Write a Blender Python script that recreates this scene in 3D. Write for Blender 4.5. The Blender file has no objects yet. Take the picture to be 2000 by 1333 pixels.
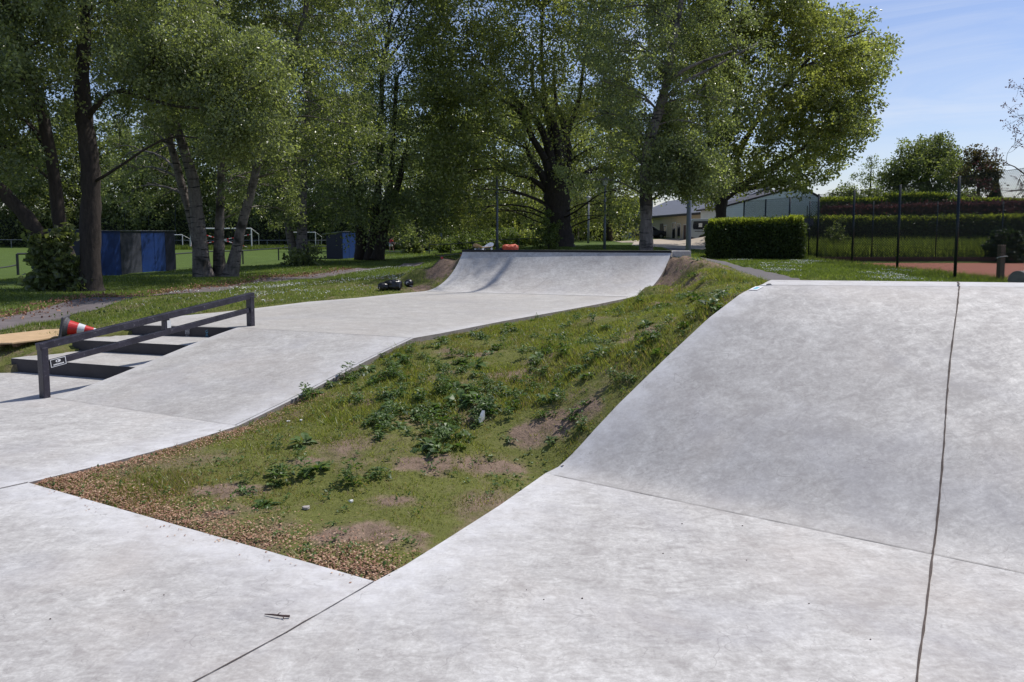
import bpy, math, random
import numpy as np
from mathutils import Vector, Matrix
from mathutils.geometry import delaunay_2d_cdt
R = np.random.RandomState(7)
random.seed(7)
D2R = math.radians
scene = bpy.context.scene
COL = scene.collection
# ------------------------------------------------------------ camera model
FPX, CXP, CYP, EYE = 1500.0, 1000.0, 583.0, 1.6
PITCH = math.atan(128/1500)
cp, sp = math.cos(PITCH), math.sin(PITCH)
def ray(px, py):
    a = (px-CXP)/FPX; b = -(py-CYP)/FPX
    return a, cp+b*sp, -sp+b*cp
def G(px, py, z=0.0):
    a, dy, dz = ray(px, py); t = (z-EYE)/dz
    return Vector((a*t, dy*t, z))
def P(px, py, Y):
    a, dy, dz = ray(px, py); t = Y/dy
    return Vector((a*t, Y, EYE+dz*t))
cam = bpy.data.cameras.new('camera'); camo = bpy.data.objects.new('camera', cam); COL.objects.link(camo)
camo.location = (0, 0, EYE); camo.rotation_euler = (math.pi/2-PITCH, 0, 0)
cam.sensor_width = 36; cam.lens = 27; cam.shift_y = (583-666.5)/2000; cam.clip_end = 6000; cam.clip_start = .05
scene.camera = camo
# ------------------------------------------------------------ node helpers
class NT:
    def __init__(s, nt): s.nt = nt; s.L = nt.links
    def n(s, t, **kw):
        x = s.nt.nodes.new(t)
        for k, v in kw.items(): setattr(x, k, v)
        return x
    def link(s, a, b): s.L.new(a, b)
    def val(s, x, sock):
        if hasattr(x, 'links') or isinstance(x, bpy.types.NodeSocket): s.L.new(x, sock)
        else: sock.default_value = x
    def math(s, op, a, b=None, c=None, clamp=False):
        m = s.n('ShaderNodeMath', operation=op); m.use_clamp = clamp
        s.val(a, m.inputs[0])
        if b is not None: s.val(b, m.inputs[1])
        if c is not None: s.val(c, m.inputs[2])
        return m.outputs[0]
    def mix(s, f, a, b, bt='MIX'):
        m = s.n('ShaderNodeMix', data_type='RGBA', blend_type=bt)
        s.val(f, m.inputs[0]); s.val(c4(a), m.inputs[6]); s.val(c4(b), m.inputs[7])
        return m.outputs[2]
    def noise(s, vec, scale, detail=4, rough=.55, dist=0, w=None):
        m = s.n('ShaderNodeTexNoise'); m.inputs['Scale'].default_value = scale
        m.inputs['Detail'].default_value = detail; m.inputs['Roughness'].default_value = rough
        m.inputs['Distortion'].default_value = dist
        if vec is not None: s.link(vec, m.inputs['Vector'])
        return m.outputs['Fac']
    def mapping(s, vec, scale=(1, 1, 1), rot=(0, 0, 0), loc=(0, 0, 0)):
        m = s.n('ShaderNodeMapping'); m.inputs['Scale'].default_value = scale
        m.inputs['Rotation'].default_value = rot; m.inputs['Location'].default_value = loc
        s.link(vec, m.inputs['Vector']); return m.outputs[0]
    def ramp(s, f, stops):
        m = s.n('ShaderNodeValToRGB'); e = m.color_ramp.elements
        while len(e) < len(stops): e.new(.5)
        for i, (p, c) in enumerate(stops): e[i].position = p; e[i].color = c4(c)
        s.val(f, m.inputs[0]); return m.outputs[0]
    def mr(s, f, a, b, c=0, d=1):
        m = s.n('ShaderNodeMapRange'); m.clamp = True
        s.val(f, m.inputs[0]); m.inputs[1].default_value = a; m.inputs[2].default_value = b
        m.inputs[3].default_value = c; m.inputs[4].default_value = d; return m.outputs[0]
    def attr(s, name):
        m = s.n('ShaderNodeAttribute'); m.attribute_name = name; return m.outputs['Fac']
def c4(c):
    if isinstance(c, (tuple, list)):
        return tuple(c)+(1,) if len(c) == 3 else tuple(c)
    return c
def newmat(name):
    m = bpy.data.materials.new(name); m.use_nodes = True
    b = m.node_tree.nodes['Principled BSDF']
    return m, NT(m.node_tree), b
def world_pos(t):   # world position: used on things that never move
    return t.n('ShaderNodeNewGeometry').outputs['Position']
def objc(t): return t.n('ShaderNodeTexCoord').outputs['Object']
def bump(t, b, h, strength=.3, dist=.01):
    m = t.n('ShaderNodeBump'); m.inputs['Strength'].default_value = strength; m.inputs['Distance'].default_value = dist
    t.link(h, m.inputs['Height']); t.link(m.outputs[0], b.inputs['Normal'])
def simple(name, col, rough=.6, metal=0, var=.18, scale=8, bmp=.15, spec=.5, col2=None):
    m, t, b = newmat(name)
    v = objc(t)
    n1 = t.noise(v, scale, 6, .6); n2 = t.noise(v, scale*7, 3, .6)
    f = t.math('ADD', t.math('MULTIPLY', n1, .65), t.math('MULTIPLY', n2, .35))
    lo = tuple(x*(1-var) for x in col); hi = tuple(min(1, x*(1+var)) for x in (col2 or col))
    t.link(t.ramp(f, [(.3, lo), (.7, hi)]), b.inputs['Base Color'])
    b.inputs['Roughness'].default_value = rough; b.inputs['Metallic'].default_value = metal
    b.inputs['Specular IOR Level'].default_value = spec
    if bmp: bump(t, b, f, bmp, .01)
    return m
def concrete(name, tone=1.0, warm=0.0, ang=.6, seed=0.0, streak=1.0):
    m, t, b = newmat(name)
    g = world_pos(t)
    v = t.mapping(g, (1, 1, 1), (0, 0, 0), (seed*7.3, seed*3.1, seed))
    big = t.noise(v, .55, 3, .5)
    med = t.noise(v, 2.6, 7, .62, 1.2)
    st = t.noise(t.mapping(v, (1.6, 3.6, 3), (0, 0, ang)), 3.2, 8, .72, 1.6)
    st2 = t.noise(t.mapping(v, (3.4, 1.6, 3), (0, 0, ang+.5)), 4.5, 7, .72, 1.6)
    fine = t.noise(v, 60, 4, .7)
    mid2 = t.noise(t.mapping(v, (3, 4.2, 3), (0, 0, -ang)), 5.5, 6, .76, 1.0)
    f = t.math('MULTIPLY', big, .09)
    f = t.math('ADD', f, t.math('MULTIPLY', med, .19))
    f = t.math('ADD', f, t.math('MULTIPLY', st, .24*streak))
    f = t.math('ADD', f, t.math('MULTIPLY', st2, .14))
    f = t.math('ADD', f, t.math('MULTIPLY', mid2, .22))
    f = t.math('ADD', f, t.math('MULTIPLY', fine, .12))
    f = t.mr(f, .18, .82, -.22, 1.22)
    k = tone
    col = t.ramp(f, [(.34, (.315*k, .298*k, .285*k)), (.46, (.400*k, .386*k, .368*k)), (.55, (.475*k, .462*k, .440*k)), (.68, (.60*k, .59*k, .565*k))])
    # warm rusty and cool bluish tints
    w = t.mr(t.noise(v, .9, 5, .6, .5), .50, .72)
    col = t.mix(t.math('MULTIPLY', w, .34), col, (.46*k, .405*k, .36*k))
    c = t.mr(t.noise(t.mapping(v, (1, 1, 1), (0, 0, 0), (9, 4, 2)), 1.1, 5, .6, .5), .52, .72)
    col = t.mix(t.math('MULTIPLY', c, .34), col, (.355*k, .355*k, .385*k))
    # worn pale edges
    e = t.attr('edge')
    ed = t.math('MULTIPLY', e, t.mr(t.noise(v, 6, 6, .7), .25, .65))
    col = t.mix(t.math('MULTIPLY', ed, .75), col, (.66*k, .66*k, .67*k))
    # hairline wheel scratches: thin level lines of distorted noise
    def lines(scale, lo, dist, mk, a, loc):
        q = t.mapping(g, (1, 2.2, 1), (0, 0, a), loc)
        nn = t.noise(q, scale, 2, .5, dist)
        l = t.math('ABSOLUTE', t.math('SUBTRACT', nn, .5))
        l = t.mr(l, 0, lo, 1, 0)
        mm = t.mr(t.noise(t.mapping(g, (1, 1, 1), (0, 0, 0), loc), mk, 3, .6), .47, .57)
        return t.math('MULTIPLY', l, mm)
    l1 = lines(2.2, .0040, .6, 1.4, .4, (3, 1, 0)); l2 = lines(3.4, .0052, .9, 2.0, -.7, (8, 2, 0)); l3 = lines(5.5, .007, 1.2, 2.6, 1.2, (1, 9, 0))
    ll = t.math('MAXIMUM', t.math('MAXIMUM', l1, l2), l3)
    col = t.mix(t.math('MULTIPLY', ll, .5), col, (.20, .185, .18))
    # small dark specks and dull stains
    vo = t.n('ShaderNodeTexVoronoi'); vo.inputs['Scale'].default_value = 5.5; t.link(g, vo.inputs['Vector'])
    s1 = t.mr(vo.outputs['Distance'], .014, .028, 1, 0)
    sel = t.math('GREATER_THAN', t.noise(g, 3.1, 2), .6)
    col = t.mix(t.math('MULTIPLY', t.math('MULTIPLY', s1, sel), .6), col, (.14, .12, .11))
    stn = t.mr(t.noise(t.mapping(g, (1, 1, 1), (0, 0, 0), (4, 4, 4)), 1.9, 6, .7, .8), .64, .72)
    col = t.mix(t.math('MULTIPLY', stn, .20), col, (.26, .24, .23))
    if warm: col = t.mix(warm, col, (.45*k, .42*k, .37*k))
    t.link(col, b.inputs['Base Color'])
    t.link(t.mr(f, .3, .7, .70, .50), b.inputs['Roughness'])
    b.inputs['Specular IOR Level'].default_value = .35
    bump(t, b, t.math('ADD', t.math('MULTIPLY', fine, .5), t.math('MULTIPLY', st, 1.2)), .25, .004)
    return m
def leafmat(name, dark, mid, light, trans=.38, rough=.42, spec=.5, tcol=None, dry=None):
    m, t, b = newmat(name)
    a = t.attr('tint')
    col = t.ramp(a, [(0.0, dark), (.5, mid), (1.0, light)] if dry is None else [(0.0, dry), (.16, dry), (.26, dark), (.55, mid), (1.0, light)])
    t.link(col, b.inputs['Base Color']); b.inputs['Roughness'].default_value = rough
    b.inputs['Specular IOR Level'].default_value = spec
    tr = t.n('ShaderNodeBsdfTranslucent')
    t.link(t.mix(1.0, col, tcol or (1.5, 1.6, .75), 'MULTIPLY'), tr.inputs['Color'])
    mx = t.n('ShaderNodeMixShader'); mx.inputs[0].default_value = trans
    t.link(b.outputs[0], mx.inputs[1]); t.link(tr.outputs[0], mx.inputs[2])
    out = [n for n in m.node_tree.nodes if n.type == 'OUTPUT_MATERIAL'][0]
    t.link(mx.outputs[0], out.inputs[0])
    return m
def barkmat(name, dark, light, birch=False):
    m, t, b = newmat(name)
    v = objc(t)
    n = t.math('ADD', t.math('MULTIPLY', t.noise(t.mapping(v, (6, 6, 1.3)), 2.5, 7, .7, .6), .65), t.math('MULTIPLY', t.noise(t.mapping(v, (2, 2, 1.2)), 7, 6, .75, .3), .35))
    col = t.ramp(n, [(.35, dark), (.65, light)])
    if birch:
        q = t.noise(t.mapping(v, (1.2, 1.2, 9)), 1.6, 5, .65, .4)
        col = t.mix(t.mr(q, .56, .62), col, (.018, .015, .014))
        q2 = t.noise(v, 1.3, 3, .6); col = t.mix(t.mr(q2, .52, .66), col, (.03, .026, .022))
    t.link(col, b.inputs['Base Color']); b.inputs['Roughness'].default_value = .85
    bump(t, b, n, .8, .03)
    return m
M = {}
M['conc_low'] = concrete('lower concrete', 1.03, 0, .55, 0)
M['conc_up'] = concrete('upper concrete', .95, .25, .15, 1, 1.0)
M['conc_bank'] = concrete('bank concrete', .95, .10, -.5, 2)
M['conc_ramp'] = concrete('ramp concrete', 1.04, .12, .2, 3, .8)
M['conc_quarter'] = concrete('quarter pipe concrete', .97, .05, -1.1, 4)
M['conc_step'] = concrete('step concrete', 1.0, .2, .3, 5)
M['conc_side'] = simple('concrete side', (.29, .255, .235), .85, 0, .3, 9, .4)
M['joint'] = simple('joint filler', (.085, .065, .055), .9, 0, .4, 30, .5)
M['hair'] = simple('cold joint line', (.25, .24, .235), .9, 0, .4, 40, .2)
M['rail'] = simple('dark rail paint', (.016, .014, .024), .36, .25, .6, 14, .1, .5, (.03, .027, .045))
def railmat():
    m, t, b = newmat('worn dark rail paint'); v = objc(t)
    n1 = t.noise(v, 9, 6, .7); n2 = t.noise(t.mapping(v, (1, 1, 1)), 45, 4, .75, .6)
    col = t.ramp(n1, [(.3, (.014, .012, .020)), (.7, (.036, .032, .050))])
    wear = t.math('MULTIPLY', t.mr(n2, .60, .66), t.mr(n1, .45, .6)); col = t.mix(wear, col, (.20, .19, .21))
    t.link(col, b.inputs['Base Color']); t.link(t.mr(n1, .3, .7, .28, .5), b.inputs['Roughness']); bump(t, b, n2, .12, .004); return m
M['rail'] = railmat()
M['coping'] = simple('coping steel', (.012, .012, .016), .35, .6, .4, 14, .1)
M['white'] = simple('white paint', (.75, .75, .76), .45, 0, .08, 12, .05)
M['black'] = simple('black print', (.012, .012, .016), .4, 0, .2, 12, .05)
M['teal'] = simple('teal print', (.06, .42, .55), .5, 0, .1, 12, 0)
M['greytag'] = simple('grey marker', (.33, .33, .35), .7, 0, .35, 60, 0)
M['bluetag'] = simple('blue marker', (.07, .20, .30), .7, 0, .35, 60, 0)
M['ply'] = simple('plywood', (.52, .36, .20), .7, 0, .2, 7, .1)
M['palletwood'] = simple('pallet wood', (.30, .19, .12), .8, 0, .35, 9, .3)
M['conered'] = simple('cone red', (.55, .02, .02), .4, 0, .2, 9, .05)
M['conewhite'] = simple('cone white', (.62, .64, .66), .4, 0, .15, 9, .05)
M['conebase'] = simple('cone rubber', (.075, .075, .085), .7, 0, .4, 9, .2)
M['bagblack'] = simple('black glossy fabric', (.012, .012, .015), .28, 0, .4, 14, .7)
M['orange'] = simple('orange fabric', (.50, .085, .04), .6, 0, .35, 18, .7)
M['red'] = simple('red plastic', (.45, .02, .02), .4, 0, .1, 9, 0)
M['redcloth'] = simple('red cloth', (.62, .05, .07), .7, 0, .2, 9, 0)
M['skin'] = simple('skin', (.55, .32, .23), .55, 0, .08, 20, 0)
M['hairdark'] = simple('dark hair', (.03, .02, .015), .6, 0, .2, 30, .2)
M['blue'] = simple('blue painted board', (.006, .034, .165), .5, 0, .25, 3, .1)
M['bluegrey'] = simple('grey weathered board', (.05, .055, .075), .6, 0, .3, 4, .1)
M['navy'] = simple('navy board', (.005, .007, .03), .6, 0, .3, 4, .1)
M['galv'] = simple('galvanised steel', (.20, .21, .235), .5, .4, .2, 9, .05)
M['lampgrey'] = simple('grey pole paint', (.15, .165, .20), .5, .2, .2, 9, .05)
M['barrier'] = simple('dark barrier paint', (.03, .035, .04), .5, .2, .3, 9, .05)
M['fencepost'] = simple('dark green post paint', (.005, .014, .022), .4, .1, .3, 9, .05)
M['wire'] = simple('fence wire', (.022, .030, .032), .5, .3, .2, 9, 0)
M['asphalt'] = simple('asphalt', (.12, .11, .115), .9, 0, .25, 5, .4)
M['asphalt2'] = simple('old asphalt', (.135, .115, .115), .9, 0, .35, 3, .4)
M['yard'] = simple('pale yard paving', (.40, .34, .27), .9, 0, .2, 2, .2)
M['clay'] = simple('red clay', (.30, .105, .065), .95, 0, .18, 3, .2)
M['brickwall'] = simple('dark brick edging', (.075, .035, .032), .9, 0, .35, 6, .3)
M['woodpost'] = simple('weathered wood', (.16, .115, .09), .85, 0, .35, 12, .4)
M['cream'] = simple('cream render', (.62, .54, .44), .85, 0, .1, 1.5, .1)
M['paleblue'] = simple('pale blue render', (.50, .58, .66), .85, 0, .1, 1.5, .1)
M['whitewall'] = simple('white boarded wall', (.70, .76, .82), .7, 0, .06, 1.5, .05)
M['roofgrey'] = simple('grey roof sheet', (.13, .14, .17), .7, 0, .2, 1.5, .1)
M['roofdark'] = simple('dark roof trim', (.035, .03, .035), .7, 0, .2, 1.5, .1)
M['glass'] = simple('dark window glass', (.01, .013, .02), .12, 0, .2, 2, 0)
M['doorbrown'] = simple('brown door', (.10, .055, .05), .6, 0, .2, 3, 0)
M['gold'] = simple('gold lettering', (.30, .22, .05), .5, .2, .2, 8, 0)
M['vanpaint'] = simple('silver van paint', (.30, .35, .38), .3, .3, .08, 3, 0)
M['tyre'] = simple('tyre rubber', (.015, .015, .017), .8, 0, .3, 20, .2)
M['rim'] = simple('wheel rim', (.30, .31, .33), .35, .7, .1, 20, 0)
M['lamp_glass'] = simple('milky lamp glass', (.55, .55, .52), .3, 0, .1, 9, 0)
M['bark'] = barkmat('brown bark', (.013, .009, .008), (.058, .043, .036))
M['barkdark'] = barkmat('dark bark', (.018, .013, .011), (.070, .052, .042))
M['birch'] = barkmat('birch bark', (.09, .075, .07), (.27, .235, .22), True)
M['leaf_copper'] = leafmat('copper leaves', (.04, .032, .022), (.085, .070, .040), (.15, .12, .065), rough=.5)
M['leaf_birch'] = leafmat('birch leaves', (.080, .098, .050), (.178, .205, .098), (.37, .41, .19), trans=.48, rough=.34, spec=.6)
M['leaf_alder'] = leafmat('glossy dark leaves', (.068, .088, .042), (.158, .186, .082), (.33, .36, .15), trans=.46, rough=.34, spec=.6)
M['leaf_plane'] = leafmat('yellow green leaves', (.105, .122, .048), (.215, .235, .090), (.39, .41, .16), trans=.52, rough=.32, spec=.6)
M['leaf_far'] = leafmat('far foliage', (.064, .082, .038), (.138, .163, .068), (.26, .29, .11), trans=.46, rough=.55)
M['leaf_purple'] = leafmat('purple leaves', (.034, .020, .022), (.090, .046, .050), (.18, .10, .10), rough=.5, tcol=(1.3, .8, .8))
M['leaf_hedge'] = leafmat('hedge leaves', (.035, .055, .018), (.060, .090, .026), (.125, .165, .035), rough=.5)
M['leaf_conifer'] = leafmat('conifer needles', (.012, .022, .016), (.025, .042, .026), (.04, .06, .035), rough=.6)
M['leaf_weed'] = leafmat('weed leaves', (.030, .062, .016), (.070, .125, .028), (.14, .21, .055), trans=.35, rough=.45, spec=.4)
M['leaf_shrub'] = leafmat('pale shrub leaves', (.07, .10, .028), (.13, .17, .045), (.22, .26, .08), rough=.5)
M['grassblade'] = leafmat('grass blades', (.110, .132, .026), (.215, .235, .045), (.38, .39, .12), trans=.42, rough=.45, dry=(.30, .22, .12))
M['grassrich'] = leafmat('rich grass blades', (.070, .095, .022), (.145, .190, .040), (.27, .31, .09), trans=.42, rough=.45)
M['litter'] = leafmat('dry fallen leaves', (.18, .08, .05), (.40, .21, .13), (.64, .46, .31), trans=.2, rough=.7, tcol=(1, 1, 1))
M['leaf_shoot'] = leafmat('fresh hedge shoots', (.15, .18, .03), (.28, .32, .05), (.42, .45, .10), trans=.45, rough=.45)
M['riser'] = simple('dark riser', (.040, .035, .038), .75, 0, .25, 6, .2)  # near-black colour for the step faces, much darker than the treads
M['petal'] = simple('white petals', (.75, .75, .70), .6, 0, .1, 20, 0)
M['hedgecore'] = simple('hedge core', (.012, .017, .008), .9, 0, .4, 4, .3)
M['twig'] = simple('twig bark', (.075, .045, .04), .8, 0, .3, 30, .3)
M['stone'] = simple('small stone', (.36, .33, .30), .8, 0, .2, 30, .3)
M['litterwhite'] = simple('white litter', (.70, .70, .68), .6, 0, .1, 30, 0)
M['drum'] = simple('concrete drum', (.20, .185, .165), .85, 0, .25, 6, .3)

# ------------------------------------------------------------ object helpers
ORI = {}
def setp(o, label=None, cat=None, group=None, kind=None):
    if label: o['label'] = label
    if cat: o['category'] = cat
    if group: o['group'] = group
    if kind: o['kind'] = kind
    return o
def empty(name, loc, label, cat, group=None):
    o = bpy.data.objects.new(name, None); COL.objects.link(o); o.location = loc
    o.empty_display_size = .2
    ORI[o.name] = Vector(loc); return setp(o, label, cat, group)
def fastmesh(name, V, F, mats, parent=None, loc=None, smooth=False, mi=None, fattr=None, vattr=None):
    """V (n,3) world coords, F (m,k) int array or list of lists"""
    V = np.asarray(V, dtype=np.float64)
    if parent is not None: off = ORI[parent.name]
    elif loc is not None: off = Vector(loc)
    else: off = Vector((0, 0, 0))
    V = V-np.array(off)
    me = bpy.data.meshes.new(name)
    if isinstance(F, np.ndarray):
        k = F.shape[1]; m = F.shape[0]
        me.vertices.add(len(V)); me.vertices.foreach_set('co', V.astype(np.float32).ravel())
        me.loops.add(m*k); me.loops.foreach_set('vertex_index', F.astype(np.int32).ravel())
        me.polygons.add(m); me.polygons.foreach_set('loop_start', np.arange(0, m*k, k, dtype=np.int32))
        me.update(calc_edges=True)
    else:
        me.from_pydata([tuple(v) for v in V], [], F)
    for mt in (mats if isinstance(mats, (list, tuple)) else [mats]): me.materials.append(mt)
    n = len(me.polygons)
    if mi is not None: me.polygons.foreach_set('material_index', np.asarray(mi, dtype=np.int32))
    me.polygons.foreach_set('use_smooth', np.full(n, bool(smooth)))
    for dom, dd in (('FACE', fattr), ('POINT', vattr)):
        for k_, a in (dd or {}).items():
            at = me.attributes.new(k_, 'FLOAT', dom); at.data.foreach_set('value', np.asarray(a, dtype=np.float32))
    me.update()
    o = bpy.data.objects.new(name, me); COL.objects.link(o)
    if parent is not None: o.parent = parent; ORI[o.name] = off
    else: o.location = off; ORI[o.name] = off
    return o
class MB:
    def __init__(s): s.v = []; s.f = []; s.mi = []
    def add(s, vs, fs, m=0):
        b = len(s.v); s.v += [tuple(v) for v in vs]
        for f in fs: s.f.append([b+i for i in f]); s.mi.append(m)
        return s
    def hexa(s, q, m=0):   # q: 4 bottom (ccw) + 4 top
        return s.add(q, [(3, 2, 1, 0), (4, 5, 6, 7), (0, 1, 5, 4), (1, 2, 6, 5), (2, 3, 7, 6), (3, 0, 4, 7)], m)
    def box(s, c, sz, rz=0, m=0):
        c = Vector(c); x, y, z = sz[0]/2, sz[1]/2, sz[2]/2; rot = Matrix.Rotation(rz, 3, 'Z')
        q = [c+rot@Vector(p) for p in ((-x, -y, -z), (x, -y, -z), (x, y, -z), (-x, y, -z), (-x, -y, z), (x, -y, z), (x, y, z), (-x, y, z))]
        return s.hexa(q, m)
    def obox(s, Mt, sz, m=0):   # Mt: 4x4 matrix
        x, y, z = sz[0]/2, sz[1]/2, sz[2]/2
        q = [Mt@Vector(p) for p in ((-x, -y, -z), (x, -y, -z), (x, y, -z), (-x, y, -z), (-x, -y, z), (x, -y, z), (x, y, z), (-x, y, z))]
        return s.hexa(q, m)
    def prism(s, poly, z0, z1, m=0):
        n = len(poly); vs = [(p[0], p[1], z0) for p in poly]+[(p[0], p[1], z1) for p in poly]
        a = sum(poly[i][0]*poly[(i+1) % n][1]-poly[(i+1) % n][0]*poly[i][1] for i in range(n))
        fs = [tuple(range(n))[::-1], tuple(range(n, 2*n))]+[(i, (i+1) % n, n+(i+1) % n, n+i) for i in range(n)]
        if a < 0: fs = [f[::-1] for f in fs]
        return s.add(vs, fs, m)
    def beam(s, p0, p1, w, h, m=0, up=(0, 0, 1)):
        p0, p1 = Vector(p0), Vector(p1); d = (p1-p0).normalized(); u = Vector(up)
        if abs(d.dot(u)) > .98: u = Vector((0, 1, 0))
        sd = d.cross(u).normalized(); uu = sd.cross(d).normalized()
        q = []
        for p in (p0, p1):
            q += [p-sd*w/2-uu*h/2, p+sd*w/2-uu*h/2, p+sd*w/2+uu*h/2, p-sd*w/2+uu*h/2]
        return s.add(q, [(0, 1, 2, 3), (7, 6, 5, 4), (0, 4, 5, 1), (1, 5, 6, 2), (2, 6, 7, 3), (3, 7, 4, 0)], m)
    def tube(s, pts, rad, n=8, m=0, cap=True, jit=0, rnd=None):
        pts = [Vector(p) for p in pts]
        if not hasattr(rad, '__len__'): rad = [rad]*len(pts)
        rings = []; ref = None
        for i, p in enumerate(pts):
            d = (pts[min(i+1, len(pts)-1)]-pts[max(i-1, 0)])
            if d.length < 1e-9: d = Vector((0, 0, 1))
            d.normalize()
            if ref is None: ref = Vector((1, 0, 0)) if abs(d.x) < .9 else Vector((0, 1, 0))
            a = (ref-d*ref.dot(d)).normalized(); b = d.cross(a); ref = a
            ring = []
            for k in range(n):
                t = 2*math.pi*k/n; r = rad[i]*(1+(random.uniform(-jit, jit) if jit else 0))
                ring.append(p+a*math.cos(t)*r+b*math.sin(t)*r)
            rings.append(ring)
        base = [v for r in rings for v in r]; fs = []
        for i in range(len(pts)-1):
            for k in range(n):
                k2 = (k+1) % n; fs.append((i*n+k, i*n+k2, (i+1)*n+k2, (i+1)*n+k))
        if cap: fs.append(tuple(range(n))[::-1]); fs.append(tuple((len(pts)-1)*n+k for k in range(n)))
        return s.add(base, fs, m)
    def build(s, name, mats, parent=None, loc=None, smooth=False, bevel=0):
        o = fastmesh(name, np.array(s.v), s.f, mats, parent, loc, smooth, s.mi)
        if bevel:
            b = o.modifiers.new('bevel', 'BEVEL'); b.width = bevel; b.segments = 2; b.limit_method = 'ANGLE'
        return o
def lerp(a, b, t): return a+(b-a)*t
def inpoly(px, py, poly):
    x = np.asarray(px); y = np.asarray(py); c = np.zeros(x.shape, bool); n = len(poly)
    for i in range(n):
        x1, y1 = poly[i][0], poly[i][1]; x2, y2 = poly[(i+1) % n][0], poly[(i+1) % n][1]
        if y1 == y2: continue
        k = ((y1 > y) != (y2 > y)) & (x < (x2-x1)*(y-y1)/(y2-y1)+x1); c ^= k
    return c
def segdist(x, y, segs):
    d = np.full(np.asarray(x).shape, 1e9)
    for (a, b) in segs:
        ax, ay, bx, by = a[0], a[1], b[0], b[1]; L2 = (bx-ax)**2+(by-ay)**2+1e-12
        t = np.clip(((x-ax)*(bx-ax)+(y-ay)*(by-ay))/L2, 0, 1)
        d = np.minimum(d, np.hypot(x-ax-t*(bx-ax), y-ay-t*(by-ay)))
    return d
def chain(pts): return [(pts[i], pts[i+1]) for i in range(len(pts)-1)]
def snoise(x, y, z=0, f=1.0, seed=0):
    s = 0; rr = np.random.RandomState(seed+11)
    for i in range(7):
        k = rr.normal(size=3)*f*(1+.6*i); s = s+np.sin(k[0]*x+k[1]*y+k[2]*z+rr.uniform(0, 6.28))/(1+.35*i)
    return s/3.0
def dense(pts, step=.18):
    out = []
    for a, b in chain(pts):
        a, b = Vector(a), Vector(b); n = max(1, int((b-a).length/step))
        out += [a.lerp(b, i/n) for i in range(n)]
    out.append(Vector(pts[-1])); return out
def polysurf(name, poly, zf, thick, mats, edge_segs=None, ew=.28, step=.14, **kw):
    """flat or bumpy slab: CDT-triangulated top + vertical skirt"""
    P2 = [Vector((p[0], p[1])) for p in dense([tuple(q[:2])+(0,) for q in poly+[poly[0]]], step)[:-1]]
    n = len(P2); xs = [p.x for p in P2]; ys = [p.y for p in P2]
    gx, gy = np.meshgrid(np.arange(min(xs), max(xs), step), np.arange(min(ys), max(ys), step))
    gx = gx.ravel(); gy = gy.ravel(); segs = [(P2[i], P2[(i+1) % n]) for i in range(n)]
    k = inpoly(gx, gy, P2); gx, gy = gx[k], gy[k]
    k = segdist(gx, gy, [((poly[i][0], poly[i][1]), (poly[(i+1) % len(poly)][0], poly[(i+1) % len(poly)][1])) for i in range(len(poly))]) > step*.5
    gx, gy = gx[k], gy[k]
    vs = P2+[Vector((a, b)) for a, b in zip(gx, gy)]
    r = delaunay_2d_cdt(vs, [(i, (i+1) % n) for i in range(n)], [], 0, 1e-6)
    V2, F = r[0], r[2]
    cx = np.array([sum(V2[i].x for i in f)/3 for f in F]); cy = np.array([sum(V2[i].y for i in f)/3 for f in F])
    ok = inpoly(cx, cy, P2); F = [f for f, o_ in zip(F, ok) if o_]
    X = np.array([v.x for v in V2]); Y = np.array([v.y for v in V2]); Z = zf(X, Y)
    V = [tuple(t) for t in np.stack([X, Y, Z], 1)]
    # orient up
    F2 = []
    for f in F:
        a, b, c = (V2[i] for i in f[:3]); cr = (b.x-a.x)*(c.y-a.y)-(b.y-a.y)*(c.x-a.x)
        F2.append(list(f) if cr > 0 else list(f)[::-1])
    mi = [0]*len(F2)
    cnt = {}
    for f in F2:
        for i in range(len(f)):
            e = (f[i], f[(i+1) % len(f)]); cnt[e] = 1
    bnd = [e for e in cnt if (e[1], e[0]) not in cnt]; bm = {}
    nv = len(V); Vs = list(V)
    def low(i):
        if i not in bm: bm[i] = len(Vs); Vs.append((V[i][0], V[i][1], V[i][2]-thick))
        return bm[i]
    for a, b in bnd: F2.append([b, a, low(a), low(b)]); mi.append(1)
    Va = np.array(Vs)
    e = np.exp(-(segdist(Va[:, 0], Va[:, 1], edge_segs)/ew)**2) if edge_segs else np.zeros(len(Va))
    return fastmesh(name, Va, F2, mats, mi=mi, vattr={'edge': e}, **kw)
# ------------------------------------------------------------ the park: key points
ZU = .42; ZR = 1.18; ZQ = 1.20
BL, BR = G(110, 777), G(465, 832)
TL, TR = G(462, 640, ZU), G(808, 660.5, ZU)
TRI_A = G(732, 1136); TRI_B = G(55, 943)
TRI_left = [TRI_B, G(195, 909), G(337, 872), BR]
RB0 = G(1065, 925)
SLAB_R = [TRI_A, G(790, 1105), G(865, 1058), G(975, 988), RB0]
UP_R = [TR, G(860, 651.5, ZU), G(980, 628, ZU), G(1100, 607, ZU), G(1165, 595, ZU), G(1236, 580.5, ZU)]
QBR = UP_R[-1]; QBL = G(826, 569.6, ZU)
UP_L = [QBL, G(775, 574, ZU), G(700, 582, ZU), G(600, 590, ZU), G(498, 602.6, ZU), G(431, 610, ZU), G(324, 620, ZU), G(283, 628, ZU), G(245, 633.6, ZU)]
L3 = UP_L[-1]
QTL = G(904, 491.5, ZQ); QTR = G(1311, 493.5, ZQ)
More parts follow.
